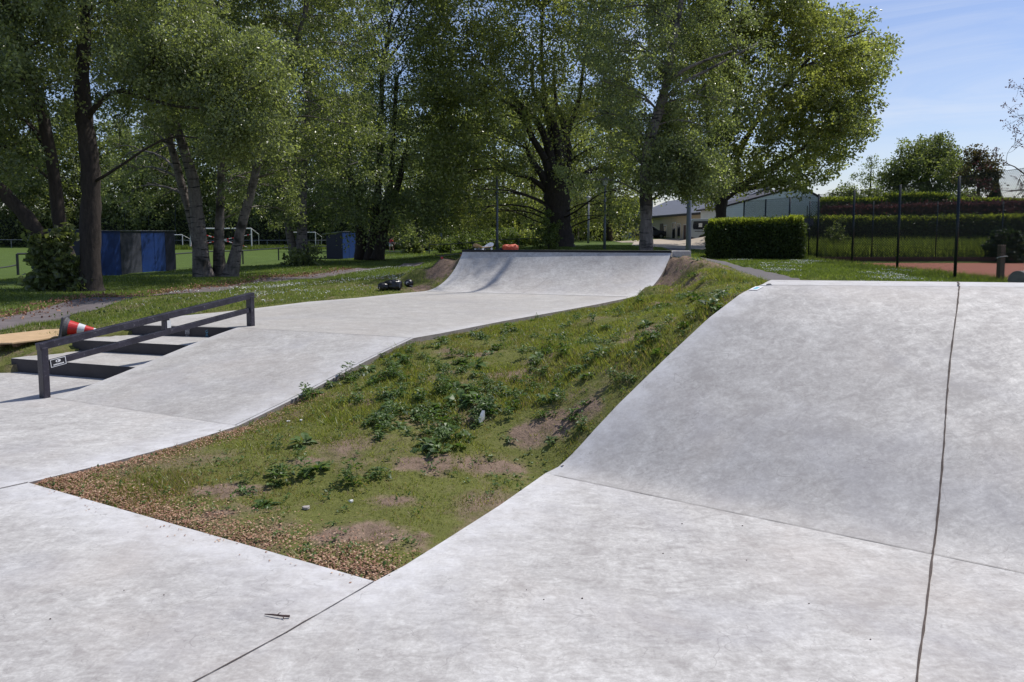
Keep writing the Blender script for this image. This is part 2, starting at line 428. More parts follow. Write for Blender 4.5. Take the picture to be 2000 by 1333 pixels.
# ramp (right)
CB = G(1822, 1083); CT = G(1873, 560, ZR); HL = G(1487, 557, ZR)
rb_dir = (CB-RB0); rt_dir = (CT-HL)
UMAX = 2.3
PROF_R = ([0, .05, .09, .14, .2, .3, .5, .714, .88, .95, 1.0], [0, .022, .062, .125, .207, .335, .565, .80, .945, .985, 1.0])
def SR(u, v):
    b = RB0+rb_dir*u; h = HL+rt_dir*u
    p = b.lerp(h, v); p.z = ZR*float(np.interp(v, *PROF_R)); return p
PB0 = G(1506, 547.5, ZR+.004)
def PBk(u):  # back edge of ramp platform
    return PB0+(G(1873, 551.5, ZR+.004)-PB0)*u
# quarter profile
TH = math.radians(60); RQ = (ZQ-ZU)/(1-math.cos(TH))
def SQ(u, v):
    b = QBL.lerp(QBR, u); h = QTL.lerp(QTR, u); a = TH*v
    p = b.lerp(h, math.sin(a)/math.sin(TH)); p.z = ZU+RQ*(1-math.cos(a))*(ZQ-ZU)/(RQ*(1-math.cos(TH))); return p
# ------------------------------------------------------------ terrain heights
def off(pts, dz): return [(p[0], p[1], p[2]+dz) for p in pts]
ctrl = []
ctrl += off(dense([TRI_A, TRI_B]), -.012)+off(dense(TRI_left), -.012)+off(dense(SLAB_R), -.012)
ctrl += off(dense([BR, TR]), -.032)+off(dense(UP_R), -.05)
ctrl += off([SQ(1, v) for v in np.linspace(0, 1, 12)], -.05)+off([SQ(0, v) for v in np.linspace(0, 1, 12)], -.06)
ctrl += off(dense(UP_L), -.03)
L1 = G(21, 700, .155); L2 = G(140, 663.5, .29)
ctrl += off(dense([L1, L2]), -.03)+[(L2.x, L2.y, .14)]+off(dense([L2, L3]), -.04)
ctrl += [(-6.0, 8.9, -.02), (-7, 9.1, -.01), (-8.5, 9.4, -.01), (-10, 9.7, 0), (-12, 9.8, 0)]
ctrl += off([SR(0, v) for v in np.linspace(0, 1, 14)], -.035)+[(PB0.x, PB0.y, ZR-.03), (PB0.x+.25, PB0.y+.3, ZR-.12)]
for u in np.linspace(.1, UMAX, 14): q = PBk(u); ctrl.append((q.x, q.y+.08, .95-.2*min(1, u)))
# ridge of the planted mound, and its far side
ctrl += [(2.55, 8.0, 1.02), (2.85, 9.5, .97), (3.1, 11.0, .97), (3.3, 12.6, 1.0), (3.5, 14.2, 1.08)]
ctrl += [tuple(P(1312, 503, 15.4)), tuple(P(1335, 500, 15.3)), tuple(P(1352, 504, 15.2)), tuple(P(1372, 519, 15)), tuple(P(1392, 533, 14.8))]
ctrl += [(1.2, 7.0, .52), (1.9, 8.2, .74), (1.3, 9.5, .58), (2.0, 11, .68), (2.4, 12.8, .7), (.5, 8.2, .42), (0, 6.4, .22), (-.5, 7.2, .3), (-.6, 5.6, .11)]
ctrl += [(4.4, 9, .60), (4.7, 11, .52), (5.0, 13, .48), (5.2, 15, .45), (5.3, 17, .42), (4.2, 7.6, .7), (6, 7, .45), (7, 9, .3), (8, 12, .28), (6.5, 6, .5), (8, 8, .3)]
for (x, y) in [(5.6, 19), (6.2, 22), (7, 25), (8, 28), (8.6, 34), (7, 19), (8, 22), (8, 19), (9, 16), (10, 20)]: ctrl.append((x, y, .36))
ctrl += [(13, 19, .2), (13, 22.5, .25), (13.8, 27.3, .29), (14, 31.5, .34), (14.1, 35.4, .37), (11, 25, .33), (11, 31, .37), (12, 36, .40), (10, 38, .5), (14, 40, .45), (8, 40, .7)]
for x in range(16, 60, 5):
    for y in (14, 18, 22, 26, 30, 34): ctrl.append((x, y, .17))
    ctrl.append((x, 37.5, .42)); ctrl.append((x, 41, .6)); ctrl.append((x, 47, .9)); ctrl.append((x, 55, 1.5)); ctrl.append((x+8, 70, 2.1)); ctrl.append((x+10, 95, 2.4))
ctrl += [(4, 17.8, 1.0), (1, 18.2, .95), (-.5, 18.5, .9), (4.5, 22, .9), (1, 24, .88), (4, 30, .86), (0, 30, .80), (6, 30, .75), (2, 42, .85), (-1, 45, .7), (6, 44, .85), (4, 55, .85), (9, 60, .85), (7, 75, .84), (14, 60, .76), (14, 75, .78), (18, 62, .72), (20, 75, .8), (12, 50, .75), (24, 90, .9), (14, 100, .8), (10, 120, .8), (3, 70, .75), (40, 140, 1.5), (20, 140, 1.0)]
ctrl += [(-1.45, 17.0, 1.04), (-1.95, 17.0, .80), (-2.7, 17.2, .52), (-2.3, 16, .47), (-3.4, 15, .40), (-4.5, 13.5, .34), (-5, 12, .28), (-3, 20, .42), (-1.5, 22, .7), (-3, 26, .40), (-2.5, 34, .42), (-2, 42, .5), (-4, 55, .32), (-4, 45, .3), (-1, 60, .5), (0, 80, .5), (-2, 80, .3)]
ctrl += [(-6, 12, .12), (-7, 11, .08), (-7.5, 13, .10), (-6.6, 18, .16), (-6, 24, .16), (-4.8, 30, .2), (-5, 22, .25), (-4.6, 18, .32), (-9, 13.7, .10), (-8.6, 18.5, .10), (-8, 22, .10), (-7.2, 27, .10), (-5.2, 32, .15), (-9.9, 20, .10), (-11, 20, .10), (-12, 15, .05), (-10, 27, .05), (-9.8, 36, .05), (-8, 42, .08), (-6, 40, .15), (-6, 50, .2), (-7, 62, .0), (-13, 30, -.1)]
for x in range(-90, -14, 8):
    for y in list(range(32, 130, 8)): ctrl.append((x-(.0), y, -.36))
for y in range(56, 130, 8): ctrl.append((-11, y, -.34)); ctrl.append((-7, y+14, -.2))
ctrl += [(-20, 24, -.2), (-20, 16, -.05), (-30, 20, -.25), (-15, 40, -.33), (-13, 48, -.32), (-16, 12, 0), (-25, 5, 0), (-14, 0, 0), (14, 0, .0), (14, 8, .1), (0, -14, 0), (30, 0, .1), (-40, 0, -.1)]
CT_ = np.array([tuple(c) for c in ctrl], dtype=float)
def idw(x, y):
    x = np.asarray(x, float).ravel(); y = np.asarray(y, float).ravel(); out = np.empty(len(x))
    for i in range(0, len(x), 4000):
        dx = x[i:i+4000, None]-CT_[None, :, 0]; dy = y[i:i+4000, None]-CT_[None, :, 1]
        d = dx*dx+dy*dy+.0004; w = d**-1.7
        out[i:i+4000] = (w*CT_[None, :, 2]).sum(1)/w.sum(1)
    return out
# concrete footprints
lower_poly = [TRI_A, TRI_B]+TRI_left[1:]+[Vector((-3.62, 9.0, 0)), Vector((-5.3, 9.25, 0)), Vector((-5.80, 8.86, 0)), Vector((-6.0, 8.92, 0)), Vector((-12, 9.9, 0)), Vector((-12, -7, 0)), Vector((10, -7, 0)), Vector((10, 1.2, 0)), RB0+rb_dir*UMAX+Vector((.3, .4, 0)), RB0+rb_dir*.3+Vector((.1, .25, 0)), RB0+Vector((.10, .04, 0))]+SLAB_R[::-1][:-1]
up_poly = [TL, TR]+UP_R[1:]+UP_L
bank_poly = [BL, BR, TR, TL]
ramp_poly = [SR(0, v) for v in (0, .5, 1)]+[PB0]+[PBk(u) for u in (.3, 1, UMAX)]+[SR(UMAX, v) for v in (1, .5, 0)]
q_poly = [QBL, QBR, QTR, QTL]
qd = Vector((.32, 1.15, 0))
plat_poly = [QTL, QTR, QTR+Vector((.42, -.02, 0)), QTR+Vector((.50, 1.15, 0)), QTL+qd]
rk = [BL.lerp(TL, t) for t in (.155/ZU, .29/ZU, 1.0)]
stair_poly = [L1, rk[0], TL, L3]
# terrain grid
def axis(a, b, step, far_lo, far_hi, grow=1.16):
    c = list(np.arange(a, b+1e-6, step)); s = step
    x = c[-1]
    while x < far_hi: s *= grow; x += min(s, 60); c.append(x)
    s = step; x = c[0]
    while x > far_lo: s *= grow; x -= min(s, 60); c.insert(0, x)
    return np.array(c)
AX = axis(-6.6, 5.6, .085, -900, 900, 1.13); AY = axis(2.6, 18.0, .085, -40, 2400, 1.10)
GX, GY = np.meshgrid(AX, AY)
gx, gy = GX.ravel(), GY.ravel()
gz = idw(gx, gy)
far = np.clip((np.hypot(gx, gy)-110)/60, 0, 1); gz = gz*(1-far)+far*.6
concs = [lower_poly, up_poly, bank_poly, ramp_poly, q_poly, plat_poly, stair_poly]
ins = np.zeros(len(gx), bool)
for pl in concs: ins |= inpoly(gx, gy, pl)
alls = chain([TRI_A, TRI_B])+chain(TRI_left)+chain(SLAB_R)+chain([BR, TR])+chain(UP_R)+chain([QBR, QTR, plat_poly[2], plat_poly[3], plat_poly[4], QTL, QBL])+chain(UP_L)+chain([L3, L2, L1])
alls += chain([RB0, SR(0, .5), HL, PB0]+[PBk(u) for u in (.3, 1, UMAX)]+[SR(UMAX, v) for v in (1, .5, 0)]+[Vector((10, 1.2, 0)), Vector((10, -7, 0)), Vector((-12, -7, 0)), Vector((-12, 9.9, 0)), Vector((-6, 8.92, 0)), L1])
near = (np.abs(gx) < 14) & (gy < 22) & (gy > -9)
dist = np.full(len(gx), 9.0); dist[near] = segdist(gx[near], gy[near], alls)
bum = .018*snoise(gx, gy, 0, 2.2, 1)+.010*snoise(gx, gy, 0, 7, 2)
dirtpos = [(3.35, 15.3, 1.0), (3.6, 14.6, .7), (-1.5, 16.6, .38), (-1.9, 15.9, .22)]
dirt = np.zeros(len(gx))
for (x, y, r_) in dirtpos: dirt = np.maximum(dirt, np.exp(-((gx-x)**2+(gy-y)**2)/(r_*r_)))
bare = np.zeros(len(gx))
BARE = []
def slope_hit(px, py):
    r = Vector(ray(px, py)); best = None
    for k in range(60):
        z_ = k*.02; q = G(px, py, z_); d_ = abs(float(idw([q.x], [q.y])[0])-z_)
        if best is None or d_ < best[0]: best = (d_, q)
    return best[1]
for (px, py, r_) in ((690, 1040, .22), (785, 1055, .16), (840, 905, .22), (955, 912, .22), (1000, 738, .22), (1105, 808, .28), (1075, 700, .22), (1380, 605, .3), (1255, 650, .28), (925, 690, .22), (440, 958, .20), (425, 1000, .12), (880, 690, .2), (700, 790, .15), (1040, 840, .2), (760, 985, .14), (600, 900, .12), (1310, 590, .3), (1180, 620, .25), (1340, 560, .35)):
    q = slope_hit(px, py); BARE.append((q.x, q.y, r_))
def baref(x, y):
    b_ = np.zeros(len(x))
    for (a_, c_, r_) in BARE: b_ = np.maximum(b_, np.exp(-(((x-a_)/(r_*.95))**2+((y-c_)/(r_*.62))**2)))
    return np.clip(b_*1.5*(1+1.0*snoise(x, y, 0, 6, 77)+.7*snoise(x, y, 0, 14, 78)), 0, 1)*.8
bare = baref(gx, gy)
slopey = inpoly(gx, gy, [TRI_A, TRI_B, BR, TR, QBR, QTR, (5.2, 15.5), (4.6, 9), PB0, HL, RB0])
gz = gz+np.where(ins, 0, bum*np.clip(dist/.25, 0, 1)*np.where(near, 1, .3))+dirt*.05*snoise(gx, gy, 0, 9, 5)*np.clip(dist/.2, 0, 1)
deep = ins & (dist > .14)
gz = np.where(ins, gz-.04, gz)
gz = np.where(deep, -.35, gz)
# path corridors
PATH1 = [[G(-200, 650, .08), G(-200, 690, .08)], [G(0, 619, .1), G(0, 650, .1)], [G(150, 597, .1), G(150, 618, .1)], [G(300, 576.5, .1), G(300, 594, .1)], [G(450, 557, .1), G(450, 573, .1)], [G(600, 537.5, .1), G(600, 552, .1)], [G(700, 528, .12), G(715, 535, .12)], [G(760, 524, .15), G(785, 526, .15)], [G(790, 517, .2), G(830, 519, .2)]]
PATH2 = [[Vector((12, 6, .3)), Vector((9.5, 5, .3))], [Vector((9.6, 13, .33)), Vector((7.4, 12.6, .33))], [G(1600, 560, .35), G(1470, 575, .35)], [G(1532, 539, .35), G(1415, 541, .35)], [G(1450, 521, .36), G(1390, 524, .36)], [G(1371, 509, .38), G(1352, 511, .38)], [P(1345, 499, 38), P(1322, 501, 38)], [P(1338, 489, 45), P(1290, 489, 45)]]
def corridor(pp): return [a for a, b in pp]+[b for a, b in pp[::-1]]
YARD = [(7.0, 46), (12.5, 44), (17.5, 58), (19, 70), (19, 84), (10, 86), (9.5, 60)]
for poly in (corridor(PATH1), corridor(PATH2)):
    k = inpoly(gx, gy, poly); gz = np.where(k & ~ins, gz-.05, gz)
k = inpoly(gx, gy, [(14.4, 16.5), (61, 16.5), (61, 35.8), (14.4, 35.8)]); gz = np.where(k, np.minimum(gz, .17), gz)
k = inpoly(gx, gy, YARD); gz = np.where(k, gz-.06, gz)
ZG = gz.reshape(GX.shape)
def Zt(x, y):
    x = np.asarray(x, float); y = np.asarray(y, float)
    i = np.clip(np.searchsorted(AX, x)-1, 0, len(AX)-2); j = np.clip(np.searchsorted(AY, y)-1, 0, len(AY)-2)
    tx = (x-AX[i])/(AX[i+1]-AX[i]); ty = (y-AY[j])/(AY[j+1]-AY[j])
    return (ZG[j, i]*(1-tx)*(1-ty)+ZG[j, i+1]*tx*(1-ty)+ZG[j+1, i]*(1-tx)*ty+ZG[j+1, i+1]*tx*ty)
def zt(x, y): return float(Zt(np.array([x]), np.array([y]))[0])
pitchmask = ((gx < -21+.1*gy+6-5.4) & (gy > 30) & (gy < 92) & (gx > -95)).astype(float)
nx = len(AX); idx = np.arange(len(gx)).reshape(GX.shape)
FF = np.stack([idx[:-1, :-1].ravel(), idx[:-1, 1:].ravel(), idx[1:, 1:].ravel(), idx[1:, :-1].ravel()], 1)
def groundmat():
    m, t, b = newmat('soil and turf'); g = world_pos(t)
    n1 = t.noise(g, 1.3, 6, .65, .6); n2 = t.noise(g, 9, 6, .7); n3 = t.noise(g, 45, 4, .7)
    soil = t.ramp(t.math('ADD', t.math('MULTIPLY', n2, .6), t.math('MULTIPLY', n3, .4)), [(.35, (.11, .078, .058)), (.6, (.27, .195, .145)), (.75, (.38, .29, .22))])
    turf = t.ramp(t.math('ADD', t.math('MULTIPLY', n2, .4), t.math('MULTIPLY', n3, .6)), [(.3, (.080, .088, .024)), (.7, (.18, .190, .055))])
    f = t.math('MULTIPLY', t.mr(n1, .33, .50), t.math('SUBTRACT', 1, t.mr(t.math('ADD', t.attr('bare'), t.math('MULTIPLY', t.math('SUBTRACT', n2, .5), 1.2)), .15, .6)))
    f = t.math('MULTIPLY', f, t.math('SUBTRACT', 1, t.mr(t.math('ADD', t.attr('dirt'), t.math('MULTIPLY', t.math('SUBTRACT', n2, .5), .8)), .25, .5)))
    col = t.mix(f, soil, turf)
    pi = t.ramp(t.noise(t.mapping(g, (1, 1, 1)), .35, 5, .6), [(.35, (.12, .20, .035)), (.65, (.17, .26, .055))])
    col = t.mix(t.attr('pitch'), col, pi)
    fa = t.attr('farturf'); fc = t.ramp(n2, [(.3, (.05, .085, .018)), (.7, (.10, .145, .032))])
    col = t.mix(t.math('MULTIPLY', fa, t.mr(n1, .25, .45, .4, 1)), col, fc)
    t.link(col, b.inputs['Base Color']); b.inputs['Roughness'].default_value = .95; b.inputs['Specular IOR Level'].default_value = .15
    bump(t, b, t.math('ADD', n2, n3), .6, .03)
    return m
M['ground'] = groundmat()
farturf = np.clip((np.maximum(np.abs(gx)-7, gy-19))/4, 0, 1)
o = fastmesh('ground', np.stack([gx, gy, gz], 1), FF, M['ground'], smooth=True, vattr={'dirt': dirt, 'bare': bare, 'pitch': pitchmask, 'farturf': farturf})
setp(o, kind='structure')
# ------------------------------------------------------------ paths and sheets
def ribbon(name, pp, mat, dz=.012, nl=10, step=.5):
    V = []; rows = 0
    L = [a for a, b in pp]; Rr = [b for a, b in pp]
    for i in range(len(pp)-1):
        n = max(1, int((L[i+1]-L[i]).length/step))
        for k in range(n+(1 if i == len(pp)-2 else 0)):
            t = k/n; a = L[i].lerp(L[i+1], t); b = Rr[i].lerp(Rr[i+1], t); rows += 1
            for j in range(nl+1):
                w = j/nl; p = a.lerp(b, w)
                e = .05*math.sin(7*p.x+3*p.y)*(1 if j in (0, nl) else 0)
                V.append((p.x+e, p.y, p.z))
    V = np.array(V); V[:, 2] = np.maximum(idw(V[:, 0], V[:, 1])-.015, Zt(V[:, 0], V[:, 1])+.02)
    F = [[r*(nl+1)+j, r*(nl+1)+j+1, (r+1)*(nl+1)+j+1, (r+1)*(nl+1)+j] for r in range(rows-1) for j in range(nl)]
    o = fastmesh(name, V, F, mat, smooth=True); setp(o, kind='structure'); return o
ribbon('path', PATH1, M['asphalt2'])
ribbon('path', PATH2, M['asphalt'])
def sheet(name, poly, zf, mat, step=1.0):
    o = polysurf(name, [Vector((p[0], p[1], 0)) for p in poly], zf, .1, [mat, mat], step=step)
    setp(o, kind='structure'); return o
sheet('pavement', YARD, lambda x, y: np.maximum(Zt(x, y)+.03, idw(x, y)-.01), M['yard'], 1.5)
sheet('clay_court', [(14.6, 17), (60, 17), (60, 35.6), (14.9, 35.6)], lambda x, y: Zt(x, y)*0+.215, M['clay'], 3.0)
# ------------------------------------------------------------ concrete
flat0 = lambda x, y: x*0
es = chain([TRI_A, TRI_B])+chain(TRI_left)+chain(SLAB_R)
o = polysurf('concrete_floor', lower_poly, flat0, .14, [M['conc_low'], M['conc_side']], es, .30, .16); setp(o, kind='structure')
es = chain(UP_R)+chain(UP_L[:-2])
o = polysurf('concrete_floor', up_poly, lambda x, y: x*0+ZU, .5, [M['conc_up'], M['conc_side']], es, .22, .16); setp(o, kind='structure')
def grid_solid(S, us, vs, zlow, edgef, name, mats, parent, smooth=True):
    V = []; nu, nv = len(us), len(vs); e = []
    for v in vs:
        for u in us: p = S(u, v); V.append(p); e.append(edgef(u, v))
    F = [[j*nu+i, j*nu+i+1, (j+1)*nu+i+1, (j+1)*nu+i] for j in range(nv-1) for i in range(nu-1)]; mi = [0]*len(F)
    per = [i for i in range(nu)]+[j*nu+nu-1 for j in range(1, nv)]+[(nv-1)*nu+i for i in range(nu-2, -1, -1)]+[j*nu for j in range(nv-2, 0, -1)]
    lowi = {}
    for i in per: lowi[i] = len(V); V.append(Vector((V[i].x, V[i].y, min(zlow, V[i].z-.02)))); e.append(0)
    # skirt gets its own top verts so that its shading stays crisp
    tops = {}
    for i in per: tops[i] = len(V); V.append(V[i].copy()); e.append(0)
    for a, b in zip(per, per[1:]+per[:1]): F.append([tops[b], tops[a], lowi[a], lowi[b]]); mi.append(1)
    V = np.array([tuple(p) for p in V])
    o = fastmesh(name, V, F, mats, parent, mi=mi, vattr={'edge': e}); 
    sm = np.array([m_ == 0 for m_ in mi]) & bool(smooth); o.data.polygons.foreach_set('use_smooth', sm)
    return o
def strip_on(pts, w, up=.004):
    """thin uneven ribbon lying on a surface"""
    V = []
    for i, p in enumerate(pts):
        d = (pts[min(i+1, len(pts)-1)]-pts[max(i-1, 0)]).normalized(); s = Vector((d.y, -d.x, 0)).normalized()
        ww = w*random.uniform(.6, 1.3)/2
        V += [p+s*ww+Vector((0, 0, up)), p-s*ww+Vector((0, 0, up))]
    return V, [[2*i, 2*i+1, 2*i+3, 2*i+2] for i in range(len(pts)-1)]
# right-hand bank
ramp = empty('concrete_ramp', RB0, 'wide pale grey concrete bank ramp rising at the right, split by a dark vertical crack', 'skate ramp')
us = np.concatenate([np.linspace(0, 1, 28), np.linspace(1, UMAX, 24)[1:]]); vs = np.linspace(0, 1, 41)
grid_solid(SR, us, vs, -.1, lambda u, v: math.exp(-(u*2.2/.22)**2)*.9, 'riding_surface', [M['conc_ramp'], M['conc_side']], ramp)
def SP(u, v):
    a = HL+rt_dir*u; b = PBk(u); p = a.lerp(b, v); p.z = ZR+.006*min(1, v*4); return p
grid_solid(SP, us[::3], [0, .02, .5, 1], .3, lambda u, v: .8, 'top_ledge', [M['conc_ramp'], M['conc_side']], ramp, False)
pts = []
for k in range(60):
    v = k/59; p = SR(1, v); w = .006*math.sin(9*v)+random.uniform(-.0015, .0015)
    pts.append(p+Vector((w, 0, 0)))
V, F = strip_on(pts, .0095)
q0 = len(V); V2, F2 = strip_on([Vector((CT.x+rt_dir.normalized().x*0+(PBk(1).x-CT.x)*t, CT.y+(PBk(1).y-CT.y)*t, ZR+.007)) + Vector((random.uniform(-.01, .01), 0, 0)) for t in np.linspace(0, 1, 7)], .018)
fastmesh('crack', np.array([tuple(p) for p in V+V2]), F+[[a+q0 for a in f] for f in F2], M['joint'], ramp)
V, F = strip_on([SR(u, 0.0)+Vector((0, 0, .001)) for u in np.linspace(0.03, UMAX, 70)], .006, .003)
fastmesh('hinge_line', np.array([tuple(p) for p in V]), F, M['hair'], ramp)
V, F = strip_on([HL+rt_dir*u+Vector((0, 0, .001)) for u in np.linspace(0, UMAX, 50)], .005)
fastmesh('ledge_line', np.array([tuple(p) for p in V]), F, M['hair'], ramp)
# joints in the floor: own thin strips
def floor_strip(pts, w, mat, wig=.0012, n=60):
    pp = [p for p in dense(pts, .08)]; pp = [p+Vector((random.uniform(-wig, wig), random.uniform(-wig, wig), 0)) for p in pp]
    V, F = strip_on(pp, w); o = fastmesh('floor_joint', np.array([tuple(p) for p in V]), F, mat); setp(o, kind='structure')
floor_strip([CB, G(1808, 1200), G(1795, 1290), G(1788, 1360), G(1740, 1700)], .010, M['joint'])
floor_strip([TRI_A+Vector((0, .0, 0)), G(560, 1236), G(370, 1338), G(0, 1545)], .006, M['joint'], .0015)
floor_strip([TRI_B, G(0, 955), G(-150, 992)], .009, M['joint'], .0015)
floor_strip([BL+Vector((-.05, 0, 0)), BR], .005, M['hair'], .001)
# small bank beside the stairs
bank = empty('concrete_bank', BL, 'low concrete bank sloping from the floor up to the upper deck, beside the black rail', 'skate bank')
def SB(u, v):
    p = BL.lerp(BR, u).lerp(TL.lerp(TR, u), v); s = v
    p.z = ZU*(s+.02*math.sin(2*math.pi*(s-.5))); return p
grid_solid(SB, np.linspace(0, 1, 24), np.linspace(0, 1, 20), -.1, lambda u, v: max(math.exp(-((1-u)*2.3/.30)**2), .75*math.exp(-(u*2.3/.12)**2)), 'riding_surface', [M['conc_bank'], M['conc_side']], bank)
V, F = strip_on([SB(.985, v) for v in np.linspace(.0, 1, 30)], .006)
fastmesh('edge_groove', np.array([tuple(p) for p in V]), F, M['hair'], bank)
V, F = strip_on([TL.lerp(TR, t) for t in np.linspace(0.0, 1, 20)], .006)
fastmesh('hinge_line', np.array([tuple(p) for p in V]), F, M['hair'], bank)
# stairs
st = empty('concrete_stairs', rk[0], 'three shallow concrete steps with dark risers behind the black rail', 'stairs')
zs = [.155, .29, ZU-.003]; Ls = [L1, L2, L3]
e1 = Vector((.03, .012, 0))
for k in range(3):
    fl = Ls[k]; fr = rk[k]+e1
    bl = (Ls[k+1] if k < 2 else L3+Vector((.15, .4, 0))); br = (rk[k+1] if k < 2 else TL+Vector((.1, .3, 0)))+e1
    n = Vector((-(fr-fl).y, (fr-fl).x, 0)).normalized()
    poly = [fl, fr, br+n*.05, bl+n*.05]
    if k == 2: poly = [fl-n*.030, fr-n*.030, fr+n*.0, fl+n*.0]
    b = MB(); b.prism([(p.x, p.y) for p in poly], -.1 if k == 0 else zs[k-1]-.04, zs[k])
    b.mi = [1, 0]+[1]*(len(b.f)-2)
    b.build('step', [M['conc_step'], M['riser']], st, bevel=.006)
# graffiti on the top riser
def riser_frame(k, t):
    a, b = Ls[k], rk[k]; d = (b-a).normalized(); n = Vector((d.y, -d.x, 0)); return a.lerp(b, t), d, n
def strokes(name, org, d, up, n, segs, w, mat, parent=None, label=None, cat=None):
    b = MB()
    for (x0, y0, x1, y1) in segs:
        b.beam(org+d*x0+up*y0+n*.036, org+d*x1+up*y1+n*.036, w, .002, up=n)
    return b.build(name, mat, parent)
UPV = Vector((0, 0, 1))
def at_riser(k, px, py):   # point on riser plane k for a pixel
    a, d, n = riser_frame(k, 0); r = Vector(ray(px, py)); o_ = Vector((0, 0, EYE)); t = (a-o_).dot(n)/r.dot(n); return o_+r*t
a, d, n = riser_frame(2, 0)
o0 = at_riser(2, 366, 655)
strokes('grey_tag', o0, d, UPV, n, [(0, .0, .055, -.01), (0, .02, .052, .02), (0, .02, 0, .085), (.052, .02, .052, .085), (0, .085, .052, .085), (.012, .03, .012, .07), (.026, .028, .026, .075), (.04, .03, .04, .07), (.012, .05, .03, .06), (0, 0, .02, -.008)], .007, M['greytag'], st)
o0 = at_riser(2, 405.5, 658)
strokes('blue_tag', o0, d, UPV, n, [(0, 0, .03, 0), (0, 0, 0, .02), (.03, 0, .03, .02), (0, .02, .03, .02), (0, .03, .03, .032), (.015, .03, .015, .05), (0, .05, .03, .055), (0, .06, .03, .06), (0, .06, 0, .075), (.03, .06, .03, .075), (.0, .08, .028, .092)], .006, M['bluetag'], st)
# quarter pipe
qp = empty('quarter_pipe', QBL.lerp(QBR, .5), 'concrete quarter pipe with black steel coping at the far end of the upper deck', 'quarter pipe')
def SQn(u, v):
    return SQ(u, v)
grid_solid(SQn, np.linspace(0, 1, 40), np.linspace(0, 1, 24), .0, lambda u, v: max(math.exp(-((1-u)*4/.25)**2), .7*math.exp(-(u*4/.15)**2), .55*math.exp(-(v*1.6/.25)**2)), 'riding_surface', [M['conc_quarter'], M['conc_side']], qp)
b = MB(); ql = [QTL+(QTR-QTL)*-.003, QTR+(QTR-QTL)*.004]
b.beam(ql[0]+Vector((0, .03, .012)), ql[1]+Vector((0, .03, .012)), .075, .05); b.build('coping', M['coping'], qp, bevel=.008)
b = MB(); pl = [QTL+Vector((0, .068, 0)), QTR+Vector((0, .068, 0)), QTR+Vector((.36, 1.18, 0)), QTL+qd]
b.prism([(p.x, p.y) for p in pl], .3, ZQ+.012); b.build('platform', M['conc_quarter'], qp, bevel=.01)
b = MB(); pl = [QTR+Vector((.02, .0, 0)), QTR+Vector((.40, -.02, 0)), QTR+Vector((.44, .30, 0)), QTR+Vector((.13, .30, 0))]
b.prism([(p.x, p.y) for p in pl], .7, ZQ+.03); b.build('end_block', M['conc_quarter'], qp, bevel=.01)
b = MB(); b.beam(QBL.lerp(QBR, .02)+Vector((0, 0, .001)), QBL.lerp(QBR, .98)+Vector((0, 0, .001)), .006, .006); b.build('hinge_line', M['hair'], qp)
V, F = strip_on([SQ(.47+.03*v, v) for v in np.linspace(0, .55, 20)], .006); fastmesh('hairline_crack', np.array([tuple(p) for p in V]), F, M['hair'], qp)
# ------------------------------------------------------------ rail
P0 = G(88, 777, 0); P1 = G(490, 637, ZU)
t0 = P(80.5, 673, P0.y); t1 = P(490, 574, P1.y); t0.x = P0.x; t1.x = P1.x
rail = empty('grind_rail', P0, 'black square-tube grind rail with two bars running down beside the concrete steps', 'rail')
S_ = .085
dirr = Vector((P1.x-P0.x, P1.y-P0.y, 0)).normalized(); rz = math.atan2(dirr.y, dirr.x)
for (p, top) in ((P0, t0), (P1, t1)):
    b = MB(); b.box((p.x, p.y, (p.z+top.z)/2-.03), (S_*.75, S_, top.z-p.z-.02+.02), rz); b.build('post', M['rail'], rail, bevel=.006)
tA = Vector((t0.x, t0.y, t0.z-.02))-dirr*.045; tB = Vector((t1.x, t1.y, t1.z-.02))+dirr*.045
b = MB(); b.beam(tA, tB, .075, .07); b.build('top_bar', M['rail'], rail, bevel=.006)
lowA = P(97, 702+8, P0.y+.05); lowB = P(486, 606, P1.y)
dz0 = t0.z-.02-lowA.z; dz1 = t1.z-.02-lowB.z
mA = tA-Vector((0, 0, dz0)); mB = tB-Vector((0, 0, dz1)); mA += dirr*.09; mB -= dirr*.085
b = MB(); b.beam(mA, mB, .055, .06); b.build('lower_bar', M['rail'], rail, bevel=.005)
tm = .535
mt = tA.lerp(tB, tm); ml = mA.lerp(mB, tm-.02)
b = MB(); b.box(((mt.x+ml.x)/2, (mt.y+ml.y)/2, (mt.z+ml.z)/2), (.07, .055, abs(mt.z-ml.z)-.05), rz); b.build('short_post', M['rail'], rail, bevel=.004)
# stickers: on the camera-facing side of the bars
sn = Vector((dirr.y, -dirr.x, 0))
bd = (mB-mA).normalized(); bu = sn.cross(bd).normalized()
if bu.z < 0: bu = -bu
def sticker(name, c, d, u, n, w, h, mat, parent=None, t=.0015, **kw):
    b = MB(); q = [c-d*w/2-u*h/2, c+d*w/2-u*h/2, c+d*w/2+u*h/2, c-d*w/2+u*h/2]
    b.hexa([p for p in q]+[p+n*t for p in q]); return b.build(name, mat, parent, **kw)
sc = mA+bd*.085+sn*.0285-bu*.004
stk = empty('rail_sticker', sc, 'black sticker with white border and eye emblem at the low rail end', 'sticker')
sticker('border', sc, bd, bu, sn, .155, .078, M['white'], stk)
sticker('black_field', sc+sn*.0016, bd, bu, sn, .142, .066, M['black'], stk, .0006)
b = MB()
ec = sc+sn*.0024+bu*.012
ring = [ec+bd*(.026*math.cos(a_))+bu*(.0135*math.sin(a_)*(1 if abs(math.cos(a_)) < .98 else .2)) for a_ in np.linspace(0, 2*math.pi, 21)[:-1]]
b.add(ring, [tuple(range(20))]); 
